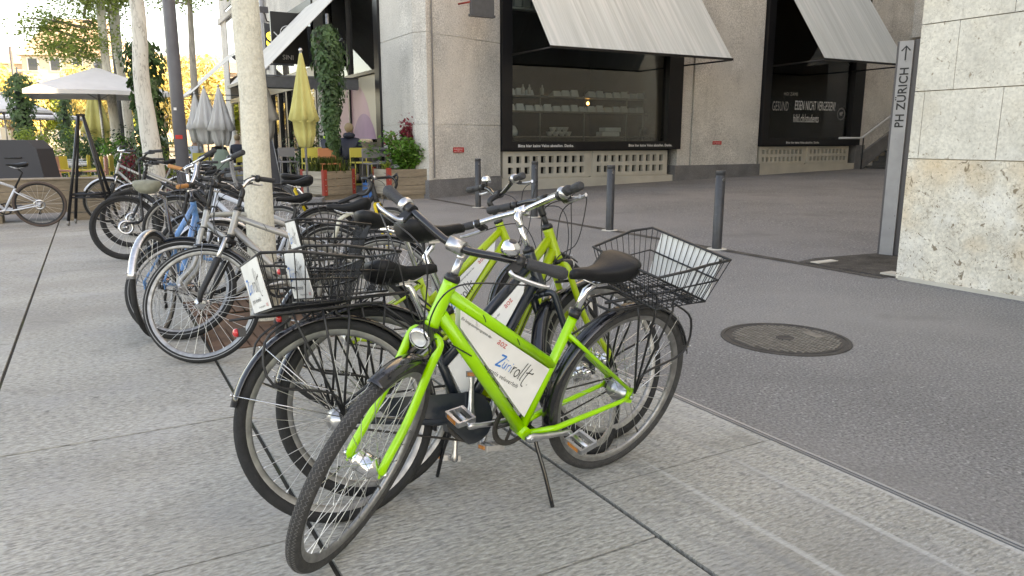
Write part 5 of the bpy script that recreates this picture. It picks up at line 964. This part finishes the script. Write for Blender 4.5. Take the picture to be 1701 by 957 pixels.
# ---------------- parasols ----------------
def open_parasol(p, s, ze, za, lab, rz=TH, grp='open grey parasols'):
    o = empty('open_parasol', p, (0, 0, rz), label=lab, cat='parasol', group=grp); m = MB(); rim_ = []; n = 8
    for k in range(4):
        c = [(-s, -s), (s, -s), (s, s), (-s, s)]; a, b_ = c[k], c[(k+1) % 4]
        for j in range(n): t = j/n; rim_.append((a[0]+(b_[0]-a[0])*t, a[1]+(b_[1]-a[1])*t, ze-.0+.03*sin(pi*t)))
    N = len(rim_); rings = []
    for q in (0, .25, .5, .75, .97): rings += [(x*(1-q), y*(1-q), z_+(za-ze)*(q**.9)) for x, y, z_ in rim_]
    vs = rings+[(0, 0, za)]; fs_ = [(r_*N+i, r_*N+(i+1) % N, (r_+1)*N+(i+1) % N, (r_+1)*N+i) for r_ in range(4) for i in range(N)]+[(4*N+i, 4*N+(i+1) % N, 5*N) for i in range(N)]; m.add(vs, fs_, False)
    for i in range(N): a = Vector(rim_[i]); b_ = Vector(rim_[(i+1) % N]); m.add([a, b_, b_+Vector((0, 0, -.1)), a+Vector((0, 0, -.1))], [(0, 1, 2, 3)])
    m.build('canopy', 'parasol', o); m = MB(); m.tube([(0, 0, 0), (0, 0, za+.08)], .032, 8); m.ball((0, 0, za+.08), .06, 8); m.build('pole', 'alu_dull', o); m = MB()
    for k in range(8): a = 2*pi*k/8; R_ = s*(1 if k % 2 == 0 else 1.35); e = Vector((cos(a)*R_, sin(a)*R_, 0)); m.tube([e*.95+Vector((0, 0, ze+.02)), (0, 0, za-.06)], .01, 4); m.tube([e*.5+Vector((0, 0, (ze+za)/2)), (0, 0, ze-.15)], .008, 4)
    m.build('rib', 'alu_dull', o); MB().box(-.35, .35, -.35, .35, 0, .08).build('base', 'granite', o); return o
open_parasol(D(172, 19.5), 1.55, 2.42, 3.06, 'large open grey parasol between the ivy columns'); open_parasol(D(12, 32), 1.75, 2.45, 3.1, 'open grey parasol at the left edge'); open_parasol(D(70, 40), 2.0, 2.4, 2.75, 'open pale parasol behind the one at the left edge')
def closed_parasol(p, zt, z0, r, mt, lab, seed, grp=None):
    rnd = random.Random(seed); o = empty('folded_parasol', p, (0, 0, rnd.random()), label=lab, cat='parasol', group=grp); m = MB(); n = 40; secs = []; zz_ = [1, .97, .8, .6, .42, .28, .26, .12, 0]; rr_ = [.12, .18, .42, .65, .85, 1.08, .8, .72, .5]
    for t, q in zip(zz_, rr_):
        row = []
        for k in range(n):
            a = 2*pi*k/n; f_ = 1+.34*(2*abs(sin(4*a+seed))-1)*min(1, (1-t)*1.6)+.07*sin(13*a+t*5); row.append((r*q*f_*cos(a), r*q*f_*sin(a), z0+(zt-z0)*t+(.03*sin(8*a) if t < .3 else 0)))
        secs.append(row)
    m.loft(secs, caps=True); m.build('canopy', mt, o); m = MB(); m.tube([(0, 0, 0), (0, 0, zt+.1)], .024, 8); m.ball((0, 0, zt+.06), .04, 8); m.build('pole', 'alu', o); m = MB(); m.box(-.3, .3, -.3, .3, 0, .1); m.build('base', 'granite', o); m = MB(); zb_ = z0+(zt-z0)*.27; m.tube([(r*.93*cos(a), r*.93*sin(a), zb_) for a in [2*pi*k/16 for k in range(16)]], .012, 5, closed=True); m.build('strap', mt, o)
G1 = 'folded parasols'
closed_parasol(D(507, 15.4), 2.98, 1.15, .215, 'parasol_y', 'folded yellow parasol before the cafe front', 1, G1); closed_parasol(D(163, 23.5), 3.0, 1.0, .33, 'parasol_y', 'folded yellow parasol under the open grey one', 2, G1)
closed_parasol(D(329, 25), 2.72, 1.2, .26, 'parasol', 'leftmost of the three folded grey parasols', 3, G1); closed_parasol(D(345, 24.5), 2.88, 1.15, .32, 'parasol', 'middle one of the three folded grey parasols', 4, G1); closed_parasol(D(369, 24), 2.88, 1.1, .3, 'parasol', 'folded grey parasol closest to the building, of three', 5, G1); closed_parasol(D(437, 20), 3.3, 1.25, .32, 'parasol_t', 'folded taupe parasol right of the pale trunk', 6, G1)
# ---------------- hedges and bushes on the terrace ----------------
def bush(p, sx, sy, sz, mt, n, size, lab, seed, nm='bush', z0=0):
    rnd = random.Random(seed); o = empty(nm, p, (0, 0, 0), label=lab, cat='bush'); m = MB(); s = MB(); cl = [(Vector((rnd.uniform(-sx, sx), rnd.uniform(-sy, sy), rnd.uniform(.2, 1)*sz+z0)), rnd.uniform(.15, .32)*sz) for _ in range(14)]
    for c, r in cl:
        s.tube([(c.x*.3, c.y*.3, z0), c*.6, c], [.02, .012, .006], 5)
        for k in range(n//14): d_ = Vector((rnd.gauss(0, 1), rnd.gauss(0, 1), rnd.gauss(0, 1))).normalized(); m.leaf(c+d_*r*rnd.uniform(.5, 1.1), size*rnd.uniform(.6, 1.3), d_+Vector((0, 0, .5)))
    m.build('leaves', mt, o); s.build('stem', 'wood', o)
bush(D(92, 24), 1.0, .4, 1.5, 'leaf_lime', 1500, .1, 'loose yellow green bush behind the terrace tables', 1); bush(D(70, 23), .5, .3, .9, 'leaf', 700, .09, 'low green bush behind the terrace tables', 2); bush(D(128, 22.5), .6, .4, 1.45, 'ivy', 1300, .1, 'dark bush behind the black stand', 3)
bush(D(207, 19), .5, .4, 1.25, 'leaf', 1300, .09, 'green bush between the parasol pole and the furrowed trunk', 4); bush(D(232, 18.5), .35, .4, 1.35, 'leaf_dark', 1000, .09, 'dark bush at the foot of the large ivy column', 5); bush(D(238, 17), .4, .3, 1.05, 'leaf_red', 500, .08, 'reddish low bush before the large ivy column', 6); bush(D(283, 21), .5, .3, 1.2, 'leaf_lime', 700, .08, 'sparse yellow green shrub between the furrowed trunk and the lamp pole', 7)
bush(D(522, 20.5), .3, .3, 1.9, 'ivy', 1400, .1, 'dark green shrub behind the folded yellow parasol', 8)
# ---------------- people ----------------
def person(p, rz, lab, top, pants, hair, sit=True, seat=.76, scarf=False, bulk=1.0, hoodcol=None):
    o = empty('person', p, (0, 0, rz), label=lab, cat='person'); H = seat if sit else .9
    def skin(name, joints, edges, radii, mt, parent, lv=2):
        me = bpy.data.meshes.new(name); me.from_pydata([tuple(j) for j in joints], edges, []); ob = bpy.data.objects.new(name, me); COL.objects.link(ob); ob.parent = parent
        ob.modifiers.new('s', 'SKIN'); sd_ = me.skin_vertices[0].data if me.skin_vertices else None
        if sd_ is None:
            bm = bmesh.new(); bm.from_mesh(me); bm.verts.layers.skin.verify(); bm.to_mesh(me); bm.free(); sd_ = me.skin_vertices[0].data
        for i, r in enumerate(radii): sd_[i].radius = (r, r) if not isinstance(r, tuple) else r
        sd_[0].use_root = True; ss = ob.modifiers.new('u', 'SUBSURF'); ss.levels = lv; ss.render_levels = lv
        me.materials.append(M[mt]); 
        return ob
    y_ = 1   # faces +y
    J = [(0, 0, H+.08), (0, 0, H+.3), (0, .03, H+.5), (0, .05, H+.6), (0, .08, H+.70), (0, .09, H+.82)]; R_ = [.13, .13, .14, .06, .085, .08]; Ed = [(0, 1), (1, 2), (2, 3), (3, 4), (4, 5)]
    arms = []
    for x in (-1, 1):
        k = len(J); J += [(x*.17, .02, H+.49), (x*.23, .08, H+.25), (x*.16, .30, H+.27), (x*.13, .38, H+.29)]; R_ += [.06, .045, .035, .028]; Ed += [(2, k), (k, k+1), (k+1, k+2), (k+2, k+3)]
        k = len(J)
        if sit: J += [(x*.1, .05, H+.04), (x*.13, .42, H+.05), (x*.13, .36, H-.38), (x*.13, .44, max(H-.44, .05))]
        else: J += [(x*.1, .0, H), (x*.11, .03, .48), (x*.12, 0, .09), (x*.12, .12, .05)]
        R_ += [.09, .065, .045, .035]; Ed += [(0, k), (k, k+1), (k+1, k+2), (k+2, k+3)]
    skin('body', J, Ed, R_, 'skin', o)
    b = bulk; skin('jacket', [(0, 0, H+.02), (0, 0, H+.28), (0, .03, H+.47), (0, .05, H+.575)]+[q for x in (-1, 1) for q in ((x*.18, .02, H+.48), (x*.245, .08, H+.25), (x*.16, .29, H+.265))], [(0, 1), (1, 2), (2, 3), (2, 4), (4, 5), (5, 6), (2, 7), (7, 8), (8, 9)], [.17*b, .165*b, .165*b, .085, .085*b, .07*b, .05, .085*b, .07*b, .05], top, o)
    skin('trousers', [(0, 0, H+.06)]+[q for x in (-1, 1) for q in (((x*.1, .05, H+.04), (x*.13, .42, H+.05), (x*.13, .37, H-.33)) if sit else ((x*.1, .0, H), (x*.11, .03, .48), (x*.12, 0, .13)))], [(0, 1), (1, 2), (2, 3), (0, 4), (4, 5), (5, 6)], [.14, .105, .08, .06, .105, .08, .06], pants, o)
    m = MB(); m.ball((0, .055, H+.80), .112, 16, (.95, 1.0, 1.05)); hm = m.build('hair', hair, o)
    if hoodcol: MB().ball((0, -.03, H+.62), .13, 12, (1.1, .9, .6)).build('hood', hoodcol, o)
    m = MB(); [m.ball((x*.035, .17, H+.79), .012, 6) for x in (-1, 1)]; m.tube([(0, .16, H+.78), (0, .19, H+.755)], .012, 6); m.build('face', 'skin', o)
    if scarf: MB().tube([(.12*cos(a), .05+.12*sin(a), H+.58) for a in [k*pi/6 for k in range(12)]], .035, 8, closed=True).build('scarf', 'neon', o)
    return o
person(D(580, 17.75), .15, 'blond person seen from behind in a dark navy puffer jacket at the high table', 'jacket', 'trouser', 'hairblond', bulk=1.15, hoodcol='jacket'); person(D(545, 18.6), -.6, 'person in a navy jacket with a neon yellow scarf behind the ivy column', 'jacket', 'trouser', 'hairdark', scarf=True)
person(D(322, 25.6), .3, 'person in a pale blue shirt sitting right of the lamp pole', 'shirtwhite', 'trouser', 'hairdark', seat=.5); person(D(363, 24.6), .6, 'person in dark clothes with a sage green jacket hung on the chair', 'trouser', 'trouser', 'hairdark', seat=.5); person(D(393, 27), .0, 'person in black at the right, close to the black cafe front', 'jacket', 'trouser', 'hairblond', seat=.55)
person(D(272, 26), -1.2, 'person standing between the furrowed trunk and the lamp pole', 'wood' if 0 else 'sage', 'trouser', 'hairblond', sit=False)
m = MB(); q = []
for k in range(24): a = 2*pi*k/24; q.append((.34*cos(a)*(1+.1*sin(5*a)), .2*sin(a), 0))
m.loft([[(x*s_, y*s_, z1) for x, y, _ in q] for s_, z1 in ((.35, .98), (.6, .9), (.8, .65), (1, .4), (1.05, .3))]); tag(m.build('hanging_jacket', 'sage', loc=D(366, 23.8)), 'sage green jacket draped over a chair back under the folded parasols', 'jacket')
m = MB(); m.box(-.14, .14, -.1, .1, 0, .32); m.tube([(-.08, 0, .32), (-.06, 0, .42), (.06, 0, .42), (.08, 0, .32)], .01, 5); tag(m.build('bag', mat('blue_bag', (.03, .22, .6), .5), loc=D(610, 17.0)), 'bright blue bag on the ground beside the high table', 'bag')
o = empty('folded_stand', D(447, 17.8), (0, 0, .4), label='dark folding sign stand leaning by the cafe front', cat='stand'); m = MB(); m.prism([(-.25, 0, 0), (.25, 0, 0), (.12, .3, 1.25), (-.12, .3, 1.25)], (0, .02, 0)); m.build('board', 'tabledark', o); m = MB(); m.tube([(-.26, 0, 0), (-.1, .3, 1.3)], .015, 6); m.tube([(.26, 0, 0), (.1, .3, 1.3)], .015, 6); m.build('leg', 'alu_dull', o)
# bicycle rack rail
o = empty('bicycle_rack', G(330, 500), ROT, label='low grey steel rail rack between the parked bicycles', cat='bicycle rack'); m = MB(); m.tube([(0, 0, 0), (0, 0, .5), (0, 2.4, .5), (0, 2.4, 0)], .022, 8); m.build('rail', 'steel_grey', o)
# ---------------- the far side of the square, in the sun ----------------
def far_tree(p, h, w_, mt, lab, seed, n=3200, size=.45):
    rnd = random.Random(seed); o = empty('plane_tree', p, label=lab, cat='tree', group='yellow trees across the square'); MB().tube([(0, 0, 0), (.1, 0, h*.3), (0, 0, h*.7)], [.25, .2, .1], 8).build('trunk', 'bark_grey', o); m = MB(); l = MB()
    cl = []
    for k in range(20): a = rnd.uniform(0, 6.28); r = w_*sqrt(rnd.random())*.8; z = h*rnd.uniform(.32, .95); r *= .5+.5*sin(pi*min(1, (z/h-.2)/.8)); c = Vector((r*cos(a), r*sin(a), z)); cl.append((c, w_*rnd.uniform(.2, .36))); l.tube([(0, 0, h*.28), c*.6+Vector((0, 0, h*.1)), c], [.1, .06, .03], 5)
    for c, r in cl:
        for k in range(n//20): d_ = Vector((rnd.gauss(0, 1), rnd.gauss(0, 1), rnd.gauss(0, .8))).normalized(); m.leaf(c+d_*r*rnd.uniform(.3, 1.08), size*rnd.uniform(.5, 1.3), d_+Vector((0, 0, .6)))
    l.build('limb', 'bark_grey', o); m.build('crown', mt, o)
for k, (px, d, h, w_, mt) in enumerate([(-30, 78, 9.5, 5, 'leaf_yellow'), (22, 72, 7.5, 4, 'leaf_yellow'), (75, 84, 7, 4.5, 'leaf_lime'), (118, 90, 7, 4, 'leaf_yellow'), (165, 82, 9, 5, 'leaf_yellow'), (262, 80, 9.8, 5.5, 'leaf_yellow'), (300, 86, 10.5, 5.5, 'leaf_yellow'), (336, 78, 9.5, 4.5, 'leaf_yellow'), (368, 84, 10, 5, 'leaf_yellow'), (215, 92, 9, 5, 'leaf_lime')]):
    far_tree(D(px, d), h, w_, mt, ['yellow leafed tree beyond the left edge parasol', 'low yellow tree behind the leftmost ivy column', 'yellow green tree before the cream building', 'small yellow tree between the two left ivy columns', 'yellow tree behind the open grey parasol', 'yellow tree between the big ivy column and the lamp pole', 'tall yellow tree right behind the lamp pole', 'yellow tree above the folded grey parasols', 'yellow tree touching the cafe building outline', 'yellow green tree behind the thin trunks'][k], 50+k)
def house(p, rz, w_, d_, h, hr_, lab, nw, ns, seed, gable=False, dorm=0, base_h=0):
    o = empty('town_house', p, (0, 0, rz), label=lab, cat='building'); MB().box(-w_/2, w_/2, 0, d_, 0, h).build('wall', 'plaster', o)
    m = MB(); e = .6; m.add([(-w_/2-e, -e, h), (w_/2+e, -e, h), (w_/2+e, d_+e, h), (-w_/2-e, d_+e, h), (-w_/2+(0 if gable else 2.5), d_/2, h+hr_), (w_/2-(0 if gable else 2.5), d_/2, h+hr_)], [(0, 1, 5, 4), (2, 3, 4, 5), (1, 2, 5), (3, 0, 4), (0, 3, 2, 1)]); rf = m.build('roof', 'rooftile', o)
    for k in range(nw):
        for j in range(ns):
            x = -w_/2+(k+.5)*w_/nw; z1 = h*(j+.35)/ns; f_ = MB().box(x-.85, x+.85, -.08, -.002, z1-.1, z1+1.95).build('window', 'board', o); MB().box(x-.65, x+.65, -.12, -.081, z1+.05, z1+1.8).build('pane', 'winfar', f_)
    for k in range(dorm): x = -w_/2+(k+.7)*w_/(dorm+.4); q = MB(); q.box(x-.9, x+.9, .6, 3.0, h+.6, h+2.0); dd = q.build('dormer', 'plaster', o); MB().box(x-.5, x+.5, .55, .598, h+.8, h+1.8).build('pane', 'winfar', dd); MB().box(x-1.05, x+1.05, .4, 3.2, h+2.0, h+2.15).build('dormer_roof', 'rooftile', dd)
house(D(62, 128), .25, 17, 12, 13.5, 1.5, 'pale town house with flat roof at the left', 5, 4, 1); house(D(125, 118), .1, 13, 12, 13.8, 6.2, 'cream town house with tall orange tiled roof', 4, 4, 2); house(D(300, 128), .02, 32, 14, 10.2, 5.6, 'long town house with orange tiled roof and dormers behind the yellow trees', 11, 3, 3, dorm=6); house(D(-30, 125), .3, 16, 12, 12, 4, 'cream town house beyond the left edge', 4, 3, 4); house(D(200, 126), .0, 14, 12, 11, 5, 'cream town house behind the thin tree trunks', 4, 3, 5)
m = MB(); m.add([(-.03, 0, 0), (0, -.016, .006), (.035, 0, .014), (0, .018, .004)], [(0, 1, 2, 3)]); tag(m.build('dry_leaf', mat('dry_leaf', (.3, .15, .05), .8), loc=G(344, 556, .006)), 'single dry brown leaf on the paving at the corner of the rusty tree grate', 'leaf')
